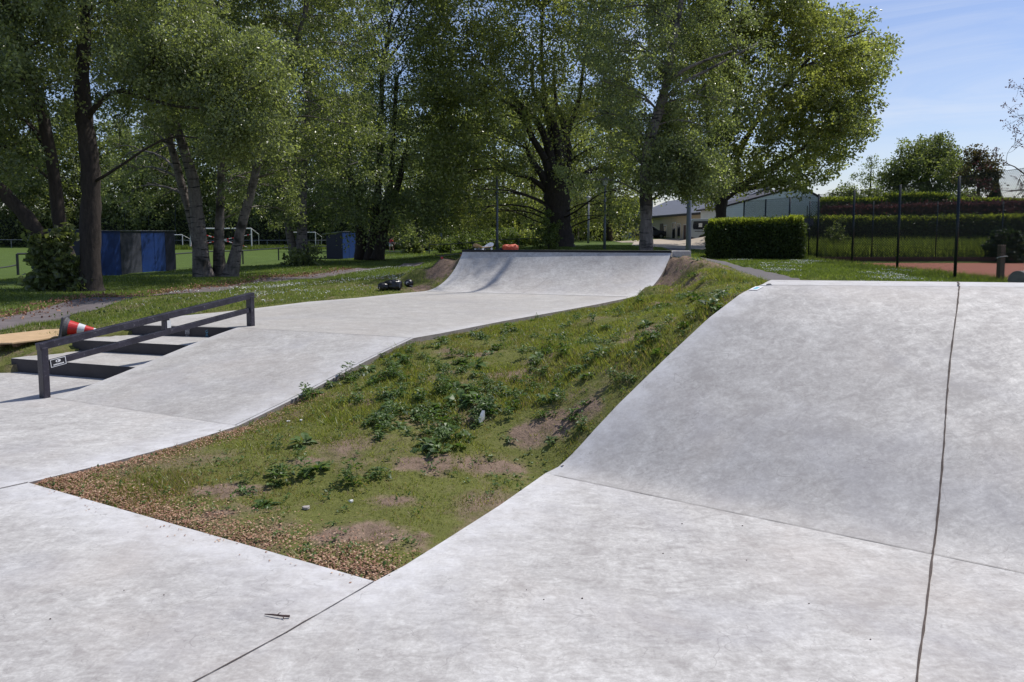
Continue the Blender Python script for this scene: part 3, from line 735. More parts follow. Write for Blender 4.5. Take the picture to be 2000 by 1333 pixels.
for i_ in range(8):   # blurred lettering line
    x_ = -.052+.0135*i_; b.beam(sc+sn*.0026+bd*x_-bu*.019, sc+sn*.0026+bd*(x_+.0105)-bu*.019, .0125, .001, up=sn)
b.build('eye_and_lettering', M['white'], stk)
b = MB(); b.add([ec-bd*.006+sn*.001+bd*(.007*math.cos(a_))+bu*(.008*math.sin(a_)) for a_ in np.linspace(0, 2*math.pi, 13)[:-1]], [tuple(range(12))]); b.build('pupil', M['black'], stk)
c_ = Vector(((mt.x+ml.x)/2, (mt.y+ml.y)/2, (mt.z+ml.z)/2))+sn*.030+dirr*.022
o = sticker('post_sticker', c_, dirr, UPV, sn, .05, .085, M['litterwhite']); setp(o, 'pale worn sticker on the short middle post of the black rail', 'sticker')
# stickers on the ramp
def on_ramp(px, py):
    best = None
    for v in np.linspace(.8, 1, 120):
        for u in np.linspace(0, .2, 30):
            p = SR(u, v); r = Vector(ray(px, py)); q = Vector((0, 0, EYE))+r*(p.y/r.y); dd = (q-p).length
            if best is None or dd < best[0]: best = (dd, u, v, p)
    return best
for (px, py, w, h, nm, lab) in ((1477, 564, .065, .085, 'ramp_sticker', 'square white sticker with teal centre near the top left corner of the right ramp'), (1498, 557.5, .085, .045, 'ramp_sticker', 'white sticker with a dark curved mark just above the teal one on the right ramp')):
    _, u, v, p = on_ramp(px, py)
    du = (SR(u+.01, v)-SR(u, v)).normalized(); dv = (SR(u, min(1, v+.01))-SR(u, v-.01)).normalized(); nn = du.cross(dv).normalized()
    e_ = empty(nm, p, lab, 'sticker')
    sticker('backing', p+nn*.003, du, dv, nn, w, h, M['white'], e_)
    if h > .06: sticker('teal_print', p+nn*.0048, du, dv, nn, w*.45, h*.55, M['teal'], e_, .0006)
    else:
        b = MB(); b.tube([p+nn*.006+du*x_+dv*y_ for x_, y_ in ((.0, -.009), (.01, .005), (.02, .008), (.037, -.003))], [.004, .008, .008, .002], 6); b.build('dark_mark', M['black'], e_)
# ------------------------------------------------------------ vegetation builders
def unit(n):
    v = R.normal(size=(n, 3)); return v/np.linalg.norm(v, axis=1)[:, None]
def leafquads(C, L, W, droop=0.0, upb=0.0, flat=1.0):
    n = len(C); d = unit(n); d[:, 2] = d[:, 2]*flat-droop+upb; d /= np.linalg.norm(d, axis=1)[:, None]
    un = unit(n)
    if flat < 1: un = un*.35+np.array([0, 0, 1.0])
    s = np.cross(d, un); s /= (np.linalg.norm(s, axis=1)[:, None]+1e-9); nn = np.cross(d, s)
    L = (L*R.uniform(.6, 1.25, n))[:, None]; W = (W*R.uniform(.65, 1.2, n))[:, None]
    m = C+d*L*.45+nn*L*.10
    V = np.empty((n, 4, 3)); V[:, 0] = C; V[:, 1] = m+s*W*.5; V[:, 2] = C+d*L; V[:, 3] = m-s*W*.5
    return V.reshape(-1, 3), np.arange(4*n).reshape(n, 4)
def clustered(blobs, crad, per, gap=.0, squash=1.0):
    """blobs: (cx,cy,cz, rx,ry,rz, nclusters) -> leaf centres, tint per leaf, cluster centres"""
    CC = []; 
    for (cx, cy, cz, rx, ry, rz_, nc) in blobs:
        nc = int(nc*1.0)
        p = unit(nc)*(R.uniform(0, 1, nc)**.42)[:, None]
        CC.append(p*np.array([rx, ry, rz_])+np.array([cx, cy, cz]))
    CC = np.concatenate(CC)
    if gap > -9:
        k = snoise(CC[:, 0], CC[:, 1], CC[:, 2], 1.15/max(.3, crad*1.6), 3) > gap-.55; CC = CC[k]
    nC = len(CC); per_i = R.randint(int(per*.5), int(per*1.5)+1, nC)
    idx_ = np.repeat(np.arange(nC), per_i); n = len(idx_)
    rr = crad*R.uniform(.6, 1.35, nC)
    off_ = unit(n)*(R.uniform(0, 1, n)**.5)[:, None]*rr[idx_][:, None]; off_[:, 2] *= squash
    tc = R.uniform(.2, .8, nC)
    return CC[idx_]+off_, np.clip(tc[idx_]+R.normal(0, .17, n), 0, 1), CC
NLEAF = 0
def crown(blobs, crad, per, L, W, mat, parent, gap=0, droop=.3, name='crown', squash=.9, extra=None):
    global NLEAF
    C, T, CC = clustered(blobs, crad, per, gap, squash)
    V, F = leafquads(C, L, W, droop); NLEAF += len(F)
    fastmesh(name, V, F, mat, parent, fattr={'tint': T}); return CC
def curve(p0, p1, sag=.12, n=7, wob=.05):
    p0, p1 = Vector(p0), Vector(p1); L = (p1-p0).length; out = []
    w1 = Vector(tuple(R.normal(size=3)))*L*wob
    for i in range(n):
        t = i/(n-1); p = p0.lerp(p1, t); p.z += sag*L*math.sin(math.pi*t)*.6; p += w1*math.sin(2*math.pi*t)*.5
        out.append(p)
    return out
def smooth(pts, k=3):
    """Catmull-Rom refine of [(Vector, r)]"""
    out = []; n = len(pts)
    for i in range(n-1):
        a = pts[max(0, i-1)]; b = pts[i]; c = pts[i+1]; d = pts[min(n-1, i+2)]
        for j in range(k):
            t = j/k; t2, t3 = t*t, t*t*t
            f = lambda w, x, y, z: .5*((2*x)+(-w+y)*t+(2*w-5*x+4*y-z)*t2+(-w+3*x-3*y+z)*t3)
            out.append((f(a[0], b[0], c[0], d[0]), max(.004, f(a[1], b[1], c[1], d[1]))))
    out.append(pts[-1]); return out
def stempx(lst):
    """[(px,py,width_px,Y)] -> [(Vector, radius)]"""
    return [(P(x, y, Y), w*.42*Y/FPX) for (x, y, w, Y) in lst]
def tree(name, label, base, stems, blobs, bark, leaf, crad=.4, per=55, L=.09, W=.06, gap=0, droop=.3, group=None, limbs=1.0, twigs=3, sides=10, cat='tree', squash=.9):
    root = empty(name, base, label, cat, group)
    tb = MB(); nodes = []
    for stm in stems:
        s2 = smooth(stm, 4)
        tb.tube([a for a, r in s2], [r for a, r in s2], sides, jit=.10)
        nodes += [(a, r) for a, r in s2[len(s2)//4:]]
    CC = crown(blobs, crad, per, L, W, leaf, root, gap, droop, squash=squash) if blobs else []
    for bb in blobs:
        c = Vector(bb[:3]); 
        if R.rand() > limbs: continue
        cand = [(a, r) for a, r in nodes if a.z < c.z+.3] or nodes
        a, r = min(cand, key=lambda q: (q[0]-c).length+.3*abs(q[0].z-c.z+.8))
        if (a-c).length > 9: continue
        cv = curve(a, c, .18, 8); r0 = min(r*.4, .010+.008*(c-a).length)
        tb.tube(cv, list(np.linspace(r0, .012, 8)), 6, jit=.08)
        for k in range(twigs):
            dd = Vector(tuple(unit(1)[0]))
            e = c+Vector((dd.x*bb[3], dd.y*bb[4], dd.z*bb[5]))*.85
            q = cv[R.randint(3, 8)]; cv2 = curve(q, e, .10, 6, .08); tb.tube(cv2, list(np.linspace(r0*.45, .006, 6)), 4)
    tb.build('trunk', bark, root, smooth=True)
    return root
def fillpx(x0, x1, y0, y1, Y0, Y1, n, r, nc, mask=None, flat=1.0):
    """n blobs whose projections fill a region of the view of this tree; returns world blobs"""
    out = []; gxn = max(1, int(math.sqrt(n*(x1-x0)/max(1, (y1-y0))))); gyn = max(1, math.ceil(n/gxn))
    for i in range(gxn):
        for j in range(gyn):
            px = x0+(i+R.uniform(.1, .9))*(x1-x0)/gxn; py = y0+(j+R.uniform(.1, .9))*(y1-y0)/gyn
            if mask and not mask(px, py): continue
            Y = R.uniform(Y0, Y1); p = P(px, py, Y); rr = r*R.uniform(.75, 1.25)
            out.append((p.x, p.y, p.z, rr, rr, rr*.8*flat, nc*(rr/r)**2))
    return out
def stemtop(stm, dx, dy, h, r=.03):
    """continue a stem upward outside the picture"""
    a, r0 = stm[-1]; return stm+[(a+Vector((dx*.5, dy*.5, h*.5)), r0*.6), (a+Vector((dx, dy, h)), r)]
def inpx(poly):
    return lambda x, y: bool(inpoly(np.array([x]), np.array([y]), poly)[0])
# ------------------------------------------------------------ left: the row of trees along the old path
s = stempx([(152, 566, 46, 20), (128, 520, 38, 20), (92, 480, 36, 20), (52, 425, 32, 19.8), (10, 380, 30, 19.6), (-40, 330, 26, 19.3), (-110, 250, 20, 19)])
b = fillpx(-190, 70, -260, 300, 17.5, 22, 26, 1.15, 40)+fillpx(-80, 40, 240, 330, 18, 20, 4, .8, 16)
tree('broadleaf_tree', 'dark trunk leaning hard to the left with ivy around its foot, leftmost tree', G(152, 566, .1), [stemtop(s, -1, 0, 3)], b, M['barkdark'], M['leaf_alder'], .42, 46, .10, .07, .12, twigs=3)
s = stempx([(150, 566, 40, 20.4), (132, 500, 32, 20.4), (117, 440, 30, 20.4), (104, 332, 27, 20.4), (84, 227, 25, 20.3), (58, 145, 22, 20.2), (30, 60, 18, 20), (8, -10, 16, 20)])
b = fillpx(-60, 190, -300, 190, 19, 24, 26, 1.15, 34)+fillpx(-80, 90, 100, 330, 22, 25, 7, 1.0, 22)
tree('broadleaf_tree', 'slim dark trunk curving up left, second tree from the left edge', G(150, 563, .1), [stemtop(s, -.6, .4, 3)], b, M['barkdark'], M['leaf_birch'], .42, 44, .095, .06, .10)
s = stempx([(180, 572, 62, 19.6), (178, 545, 50, 19.6), (176, 470, 44, 19.6), (178, 380, 42, 19.6), (174, 300, 40, 19.6), (164, 230, 36, 19.6), (160, 150, 32, 19.6), (166, 60, 26, 19.5), (160, -30, 22, 19.5)])
s2 = stempx([(168, 236, 15, 19.6), (184, 212, 13, 19.4), (215, 184, 11, 19.1), (250, 179, 10, 18.8), (290, 194, 9, 18.5), (345, 208, 7, 18.2), (400, 212, 5, 17.9), (450, 220, 3, 17.7)])
b = fillpx(100, 420, -320, 130, 18, 23, 34, 1.1, 38)+fillpx(300, 545, 60, 225, 17.6, 19, 13, .8, 30)+fillpx(400, 550, 190, 310, 17.5, 18.4, 9, .55, 18)+fillpx(215, 400, 100, 170, 18, 20, 7, .75, 22)
tree('broadleaf_tree', 'thickest left trunk with a long arched bough reaching right over the path', G(180, 570, .1), [stemtop(s, .3, .3, 4), s2], b, M['bark'], M['leaf_birch'], .30, 46, .09, .055, .12, droop=.4, limbs=.45)
# clump of birches
s = stempx([(398, 545, 52, 26.4), (392, 500, 40, 26.4), (386, 430, 31, 26.4), (376, 350, 26, 26.4), (352, 270, 20, 26.4), (333, 205, 15, 26.4), (312, 120, 11, 26.3), (296, 30, 9, 26.2)])
s2 = stempx([(394, 540, 30, 26.6), (380, 450, 22, 26.6), (352, 350, 18, 26.6), (328, 262, 16, 26.6), (314, 205, 13, 26.6), (300, 120, 10, 26.6), (280, 40, 8, 26.6)])
b = fillpx(200, 430, -200, 230, 24.5, 29, 26, 1.35, 42)+fillpx(200, 345, 220, 420, 29, 33, 9, 1.1, 20)
tree('birch_tree', 'pale birch forking low into two left-leaning stems, left one of the middle clump', G(398, 543, -.02), [stemtop(s, -.4, .2, 5), stemtop(s2, -.5, .2, 4)], b, M['birch'], M['leaf_birch'], .33, 38, .105, .065, .16, droop=.5)
s = stempx([(430, 545, 36, 26.8), (428, 500, 26, 26.8), (429, 430, 20, 26.8), (432, 340, 17, 26.8), (426, 255, 14, 26.8), (418, 150, 11, 26.8), (415, 30, 9, 26.8)])
b = fillpx(360, 520, -220, 300, 25, 29.5, 24, 1.25, 38)+fillpx(450, 570, 300, 420, 26, 30, 8, .9, 22)
tree('birch_tree', 'straight slender pale birch in the middle of the three-trunk clump', G(430, 543, -.02), [stemtop(s, 0, .2, 5)], b, M['birch'], M['leaf_birch'], .33, 38, .105, .065, .16, droop=.6)
s = stempx([(448, 545, 40, 26.2), (460, 500, 28, 26.2), (472, 440, 22, 26.2), (492, 370, 19, 26.2), (512, 280, 17, 26.2), (545, 190, 14, 26.2), (575, 95, 13, 26.2), (597, 20, 11, 26.2)])
b = fillpx(500, 740, -220, 340, 24, 29, 32, 1.3, 32)
tree('birch_tree', 'dark-footed birch leaning right out of the clump, pale stem showing high up', G(448, 543, -.02), [stemtop(s, .4, .2, 4)], b, M['birch'], M['leaf_alder'], .34, 40, .105, .065, .14, droop=.6)
s = stempx([(592, 512, 32, 36), (590, 470, 26, 36), (591, 410, 20, 36), (594, 330, 16, 36), (600, 230, 13, 36), (606, 100, 10, 36)])
s2 = stempx([(580, 512, 28, 36.2), (568, 470, 20, 36.2), (560, 420, 16, 36.2), (552, 340, 13, 36.2), (546, 240, 10, 36)])
b = fillpx(460, 700, -120, 410, 33, 39, 34, 1.7, 30)+fillpx(510, 650, 400, 425, 35, 38, 3, .8, 12)
tree('birch_tree', 'twin-stemmed birch with brambles at its foot, between the clump and the blue board', G(588, 512, .04), [stemtop(s, .2, .2, 5), s2], b, M['birch'], M['leaf_alder'], .5, 40, .13, .085, .08, droop=.5)
b = []
ss = [stempx([(705, 508, 36, 41), (706, 470, 26, 41), (700, 430, 22, 41), (690, 380, 18, 41), (680, 300, 14, 41), (672, 180, 11, 41)]),
      stempx([(722, 509, 30, 40.6), (726, 470, 22, 40.6), (734, 420, 18, 40.6), (740, 340, 16, 40.6), (744, 250, 13, 40.6), (746, 130, 10, 40.6)]),
      stempx([(738, 508, 30, 41.4), (744, 470, 20, 41.4), (752, 410, 18, 41.4), (764, 340, 15, 41.4), (768, 260, 12, 41.4), (775, 150, 9, 41.4)]),
      stempx([(736, 508, 36, 40.4), (744, 472, 24, 40.4), (756, 420, 19, 40.4), (775, 370, 15, 40.4), (792, 300, 12, 40.4)])]
b = fillpx(610, 900, -120, 420, 37, 44, 44, 1.9, 34)+fillpx(650, 860, 385, 435, 38, 42, 6, 1.0, 14)
tree('alder_tree', 'dark multi-stemmed tree with four trunks fanning out beside the right blue board', G(728, 508, .1), ss, b, M['barkdark'], M['leaf_birch'], .58, 40, .15, .095, .06, droop=.5)
ss = [stempx([(822, 492, 14, 54), (820, 470, 11, 54), (814, 440, 8, 54), (806, 400, 6, 54), (800, 350, 5, 54)]), stempx([(822, 470, 9, 54), (828, 440, 7, 54), (832, 400, 6, 54), (836, 340, 5, 54)])]
b = fillpx(775, 875, 250, 440, 52, 57, 10, 1.7, 22)
tree('young_tree', 'small tree with pale V-shaped twin stems behind the bag, left of the far barrier', G(822, 492, .28), ss, b, M['bark'], M['leaf_alder'], .55, 34, .17, .11, .0)
# the big pollarded tree in the middle
Yf = 42.0
s = stempx([(1094, 490, 96, Yf), (1093, 480, 72, Yf), (1092, 455, 60, Yf), (1090, 420, 56, Yf), (1088, 385, 60, Yf), (1087, 355, 56, Yf), (1086, 330, 34, Yf)])
lim = [[(1070, 375, 16), (1048, 356, 11), (1025, 345, 8), (1005, 344, 5)], [(1072, 368, 24), (1056, 338, 16), (1036, 310, 12), (1030, 292, 8)],
       [(1080, 358, 26), (1064, 310, 18), (1040, 270, 14), (1018, 225, 12), (990, 200, 8), (982, 192, 5)], [(1082, 352, 26), (1072, 290, 20), (1050, 240, 15), (1016, 205, 11), (1000, 190, 6)],
       [(1090, 350, 26), (1092, 290, 19), (1082, 240, 14), (1062, 205, 11), (1042, 180, 8), (1040, 120, 5)], [(1094, 350, 24), (1100, 290, 17), (1102, 250, 14), (1090, 215, 12), (1086, 200, 8), (1080, 130, 5)],
       [(1102, 360, 22), (1112, 300, 16), (1108, 262, 12), (1130, 200, 9), (1140, 120, 6)], [(1104, 376, 18), (1124, 352, 12), (1150, 336, 9), (1175, 326, 6)], [(1090, 340, 20), (1076, 260, 14), (1064, 200, 10), (1058, 100, 7), (1060, 20, 5)]]
ss = [s]+[stempx([(x, y, w_, Yf+(-.8+.35*i)*k/3) for k, (x, y, w_) in enumerate(l)]) for i, l in enumerate(lim)]
b = fillpx(830, 1230, -260, 180, 38, 46, 50, 2.2, 50)+fillpx(830, 960, 160, 430, 37, 44, 22, 1.3, 24)+fillpx(1165, 1250, 180, 445, 37, 44, 14, 1.1, 22)+fillpx(1000, 1130, 190, 300, 45, 48, 6, 1.0, 12)+fillpx(1010, 1110, 330, 440, 47, 49, 6, 1.0, 10)+fillpx(990, 1160, 190, 350, 38.5, 41, 14, .55, 7)
tree('plane_tree', 'massive pollarded tree with short thick trunk and many crooked limbs behind the quarter pipe', G(1093, 489, .85), ss, b, M['barkdark'], M['leaf_plane'], .62, 36, .16, .11, .05, droop=.3, sides=16, twigs=3)
# birch right behind the quarter pipe
Yg = 22.0
s = stempx([(1263, 512, 44, Yg), (1262, 488, 33, Yg), (1262, 440, 29, Yg), (1262, 400, 29, Yg), (1262, 330, 28, Yg), (1272, 265, 24, Yg), (1290, 205, 22, Yg), (1302, 160, 17, Yg), (1312, 100, 15, Yg), (1326, 30, 12, Yg), (1336, -40, 10, Yg)])
s2 = stempx([(1302, 165, 12, Yg), (1335, 138, 8, Yg-.3), (1380, 118, 6, Yg-.6), (1430, 100, 4, Yg-.8)])
s4 = [(Vector((4.85, 22.0, 8.6)), .07), (Vector((5.0, 20.6, 10.2)), .06), (Vector((5.0, 19.5, 11.1)), .05), (Vector((4.6, 18.9, 11.8)), .035), (Vector((4.2, 18.7, 12.4)), .02)]
s3 = stempx([(1290, 205, 12, Yg), (1330, 165, 8, Yg+.3), (1400, 128, 6, Yg+.6), (1480, 85, 4, Yg+.8)])
b = fillpx(1140, 1440, -330, 110, 20.6, 24.5, 38, 1.0, 34)+fillpx(1130, 1300, 90, 360, 21, 24, 14, .75, 20)+fillpx(1290, 1430, 110, 300, 21.5, 24, 12, .7, 18)+fillpx(1270, 1395, 280, 372, 20.8, 22.3, 17, .5, 22)+fillpx(1225, 1330, 220, 350, 22.5, 23.4, 9, .5, 16)+[(5.2, 19.9, 11.4, .35, .35, .35, 3)]
tree('birch_tree', 'tall birch close behind the quarter pipe, trunk bending right as it rises', G(1262, 512, .9), [stemtop(s, .5, .2, 4), s2, s3, s4], b, M['birch'], M['leaf_birch'], .29, 44, .085, .055, .18, droop=.5)
# big spreading tree on the right
Yh = 50.0
s = stempx([(1409, 470, 34, Yh), (1408, 440, 24, Yh), (1408, 410, 25, Yh), (1409, 390, 30, Yh), (1412, 372, 20, Yh)])
ss = [s, stempx([(1402, 392, 20, Yh), (1394, 360, 16, Yh), (1386, 300, 13, Yh), (1380, 220, 10, Yh), (1370, 120, 8, Yh)]), stempx([(1414, 388, 20, Yh), (1440, 368, 16, Yh), (1478, 345, 12, Yh-.5), (1520, 320, 9, Yh-1), (1570, 290, 7, Yh-1.5)]),
      stempx([(1412, 385, 18, Yh), (1430, 330, 14, Yh), (1470, 250, 11, Yh), (1530, 170, 9, Yh), (1600, 100, 6, Yh), (1690, 60, 4, Yh)]), stempx([(1410, 380, 17, Yh), (1416, 300, 13, Yh+1), (1440, 200, 10, Yh+1), (1460, 80, 8, Yh+1), (1470, -20, 6, Yh+1)]), stempx([(1436, 372, 12, Yh), (1500, 362, 9, Yh+1), (1560, 345, 5, Yh+1.5), (1595, 338, 2, Yh+2)])]
outl = inpx([(1300, -260), (1560, -260), (1600, 0), (1640, 20), (1690, 75), (1735, 80), (1745, 110), (1700, 170), (1690, 200), (1700, 235), (1672, 285), (1668, 315), (1650, 330), (1600, 345), (1540, 338), (1480, 345), (1430, 375), (1330, 390), (1300, 300)])
b = fillpx(1290, 1750, -260, 410, 45, 56, 190, 1.35, 31, outl)+fillpx(1560, 1750, 20, 370, 47, 54, 30, 1.0, 15, outl)+fillpx(1440, 1590, 340, 378, 46, 52, 6, .7, 9)
tree('plane_tree', 'huge spreading yellow-green tree above the clipped hedge, its crown edging the open sky', G(1409, 470, .78), ss, b, M['barkdark'], M['leaf_plane'], .60, 30, .21, .15, .12, droop=.2, twigs=3, limbs=.8)
print('near leaves', NLEAF)
# ------------------------------------------------------------ trees farther back
def backtree(px, base_py, Y, h, r, label, leaf='leaf_far', nb=14, L=.28, name='background_tree', group='background trees', nc=26, low=.12, crad=.8, per=30, zb=None, tr=.25, gap=.0, droop=.2):
    z0 = zt(P(px, 455, Y).x, Y) if zb is None else zb
    base = P(px, 455, Y); base.z = z0; stm = [(base.copy(), tr*1.3), (base+Vector((0, 0, h*.25)), tr), (base+Vector((R.uniform(-.4, .4), 0, h*.6)), tr*.6), (base+Vector((R.uniform(-.6, .6), 0, h*.92)), .05)]
    bl = []
    for i in range(nb):
        t_ = (i+.5)/nb; zz = z0+h*(low+(1-low)*t_); rr = r*(.55+.6*math.sin(math.pi*min(1, t_*.85+.15)))
        a_ = i*2.4; q = rr*.55; rb = max(.5, rr*.55)
        bl.append((base.x+math.cos(a_)*q, Y+math.sin(a_)*q, min(zz, z0+h-rb*.6), rb, rb, rb*.75, nc))
    return tree(name, label, base, [stm], bl, M['barkdark'], M[leaf], crad, per, L, L*.68, gap, droop, group, limbs=.6, twigs=1, sides=7)
lab0 = 'tall leafy background tree in the unbroken green belt beyond the football field'
for (px, Y, h, r) in ((-60, 104, 17, 6.5), (40, 112, 15, 6), (120, 104, 19, 6), (205, 110, 17, 6.5), (290, 103, 15, 5.5), (360, 112, 19, 6.5), (440, 104, 18, 6), (520, 110, 20, 6.5), (600, 103, 19, 6), (680, 108, 21, 6.5)):
    backtree(px, 480, Y, h, r, lab0, 'leaf_far', L=.42, crad=1.0, nc=44, per=30, low=.03)
lab1 = 'dense bushy tree in the dark thicket behind the big pollarded tree'
for (px, Y, h, r, lf) in ((765, 84, 17, 5, 'leaf_alder'), (830, 76, 14, 4.6, 'leaf_plane'), (900, 70, 13, 4.6, 'leaf_plane'), (965, 78, 15, 4.6, 'leaf_far'), (1040, 72, 14, 4.8, 'leaf_plane'), (1125, 82, 15, 4.8, 'leaf_far'), (1190, 76, 15, 4.6, 'leaf_plane'), (1080, 96, 19, 6, 'leaf_far'), (980, 98, 19, 6.5, 'leaf_far'), (880, 96, 20, 6.5, 'leaf_far'), (1180, 102, 18, 6, 'leaf_far')):
    backtree(px, 480, Y, h, r, lab1, lf, L=.27, crad=.75, nc=26, per=30, low=.05, group='thicket trees')
# right background
def pxb(lst): return [(lambda p: (p.x, p.y, p.z, r_*Y/FPX, r_*Y/FPX, r_*fl*Y/FPX, nc))(P(x, y, Y)) for (x, y, Y, r_, fl, nc) in lst]
Yr = 88
bl = pxb([(1790, 302, Yr, 42, .8, 90), (1832, 296, Yr, 40, .8, 90), (1864, 316, Yr, 38, .8, 70), (1760, 338, Yr, 38, .8, 70), (1815, 332, Yr-2, 52, .8, 130), (1740, 352, Yr, 26, .8, 34), (1885, 350, Yr, 26, .8, 34), (1868, 345, Yr, 34, .8, 46), (1745, 365, Yr, 22, .8, 20), (1790, 375, Yr, 38, .6, 40), (1840, 378, Yr, 36, .6, 40)])
tree('round_tree', 'round dome-shaped green tree standing against the sky at the right', Vector((P(1815, 455, Yr).x, Yr, 2.3)), [[(P(1815, 430, Yr), .35), (P(1815, 390, Yr), .28), (P(1812, 340, Yr), .2), (P(1815, 290, Yr), .06)], [(P(1815, 390, Yr), .2), (P(1840, 350, Yr), .15), (P(1860, 320, Yr), .05)], [(P(1815, 390, Yr), .2), (P(1790, 350, Yr), .15), (P(1765, 330, Yr), .05)]], bl, M['barkdark'], M['leaf_far'], .7, 34, .28, .19, -.15, .1, twigs=1)
bl = pxb([(1912, 308, 80, 26, .8, 46), (1936, 328, 80, 24, .8, 36), (1905, 345, 80, 28, .8, 44), (1932, 362, 80, 22, .8, 24), (1895, 390, 80, 22, .8, 16), (1935, 345, 80, 16, .7, 10)])
tree('broadleaf_tree', 'dark reddish-green tree just right of the round dome-shaped tree', Vector((P(1915, 455, 80).x, 80, 2.2)), [[(P(1912, 430, 80), .3), (P(1910, 380, 80), .2), (P(1920, 320, 80), .05)]], bl, M['barkdark'], M['leaf_copper'], .62, 30, .26, .18, .05, .1, twigs=2)
bl = pxb([(1700, 322, 120, 18, .9, 12), (1690, 350, 120, 26, .8, 22), (1715, 355, 118, 20, .8, 14)])
tree('birch_tree', 'small hazy birch top showing between the huge tree and the round tree', Vector((P(1700, 455, 120).x, 120, 2.0)), [[(P(1700, 430, 120), .25), (P(1700, 370, 120), .15), (P(1702, 310, 120), .04)]], bl, M['bark'], M['leaf_far'], .8, 24, .28, .18, .1, .5, twigs=1)
for (x, y, Y, rr, lb) in ((1655, 385, 74, 34, 'bright leafy shrub tree tucked under the huge tree edge behind the fence'), (1715, 392, 70, 36, 'mid green shrub tree behind the tall fence, left below the round tree'), (1770, 398, 76, 34, 'low green shrub tree directly below the round dome-shaped tree'), (1880, 395, 72, 28, 'low loose shrub tree below the dark reddish tree')):
    bl = pxb([(x, y, Y, rr, .7, 60), (x-20, y+8, Y, rr*.7, .7, 26), (x+22, y+6, Y, rr*.7, .7, 26)])
    base = P(x, 455, Y); base.z = zt(base.x, Y)
    tree('shrub_tree', lb, base, [[(base, .15), (P(x, y+10, Y), .08), (P(x, y-8, Y), .03)]], bl, M['barkdark'], M['leaf_far'], .55, 34, .22, .15, .0, .1, twigs=1)
# conifer
base = P(1942, 412, 92); e_ = empty('conifer_tree', (base.x, base.y, base.z), 'small dark pointed conifer against the sky near the right edge', 'tree')
C = []; 
for k in range(9000):
    t_ = R.uniform(0, 1)**.8; rr = 1.1*(1-t_)*R.uniform(.5, 1)+.05; a_ = R.uniform(0, 6.28); C.append((base.x+math.cos(a_)*rr, base.y+math.sin(a_)*rr, base.z+.2+3.6*t_))
V, F = leafquads(np.array(C), .22, .08, .3); fastmesh('crown', V, F, M['leaf_conifer'], e_, fattr={'tint': R.uniform(0, 1, len(F))})
b = MB(); b.tube([base, base+Vector((0, 0, 3.7))], [.12, .02], 6); b.build('trunk', M['barkdark'], e_)
# nearly bare tree entering from the right edge
def baretree():
    Y = 40.0; root = empty('walnut_tree', (P(2080, 455, Y).x, Y, .6), 'sparse crooked bare-twigged tree reaching in from the right edge of the sky', 'tree')
    tb = MB(); tips = []
    def grow(p, d, L, r, depth):
        pts = [p]; rad = [r]; q = p.copy(); dd = d.copy()
        for k in range(5):
            dd = (dd+Vector((R.normal()*.28, R.normal()*.25, R.normal()*.28+.04))).normalized(); q = q+dd*L/5; pts.append(q.copy()); rad.append(r*(1-.13*(k+1)))
        tb.tube(pts, rad, 5)
        if depth == 0: tips.append(q); return
        for k in range(3):
            i = R.randint(2, 6); nd = (dd+Vector((R.normal()*.7, R.normal()*.5, R.normal()*.6))).normalized()
            grow(pts[i], nd, L*.62, max(.008, rad[i]*.62), depth-1)
        tips.append(q)
    t0_ = P(2120, 470, Y); tb.tube([t0_, P(2100, 380, Y), P(2080, 320, Y)], [.3, .24, .18], 9)
    for (x, y, dx, dz, L_) in ((2050, 352, -1, .02, 2.4), (2045, 335, -.9, .4, 2.4), (2040, 315, -.6, .8, 2.6), (2050, 362, -1, -.2, 1.8), (2040, 300, -.7, .75, 2.6)):
        grow(P(x, y, Y), Vector((dx, -.1, dz)).normalized(), L_, .06, 3)
    tb.build('trunk', M['barkdark'], root, smooth=True)
    C = np.repeat(np.array([tuple(p) for p in tips]), 8, 0)+R.normal(0, .07, (len(tips)*8, 3)); V, F = leafquads(C, .12, .07, .2)
    fastmesh('crown', V, F, M['leaf_purple'], root, fattr={'tint': R.uniform(0, .7, len(F))})
baretree()
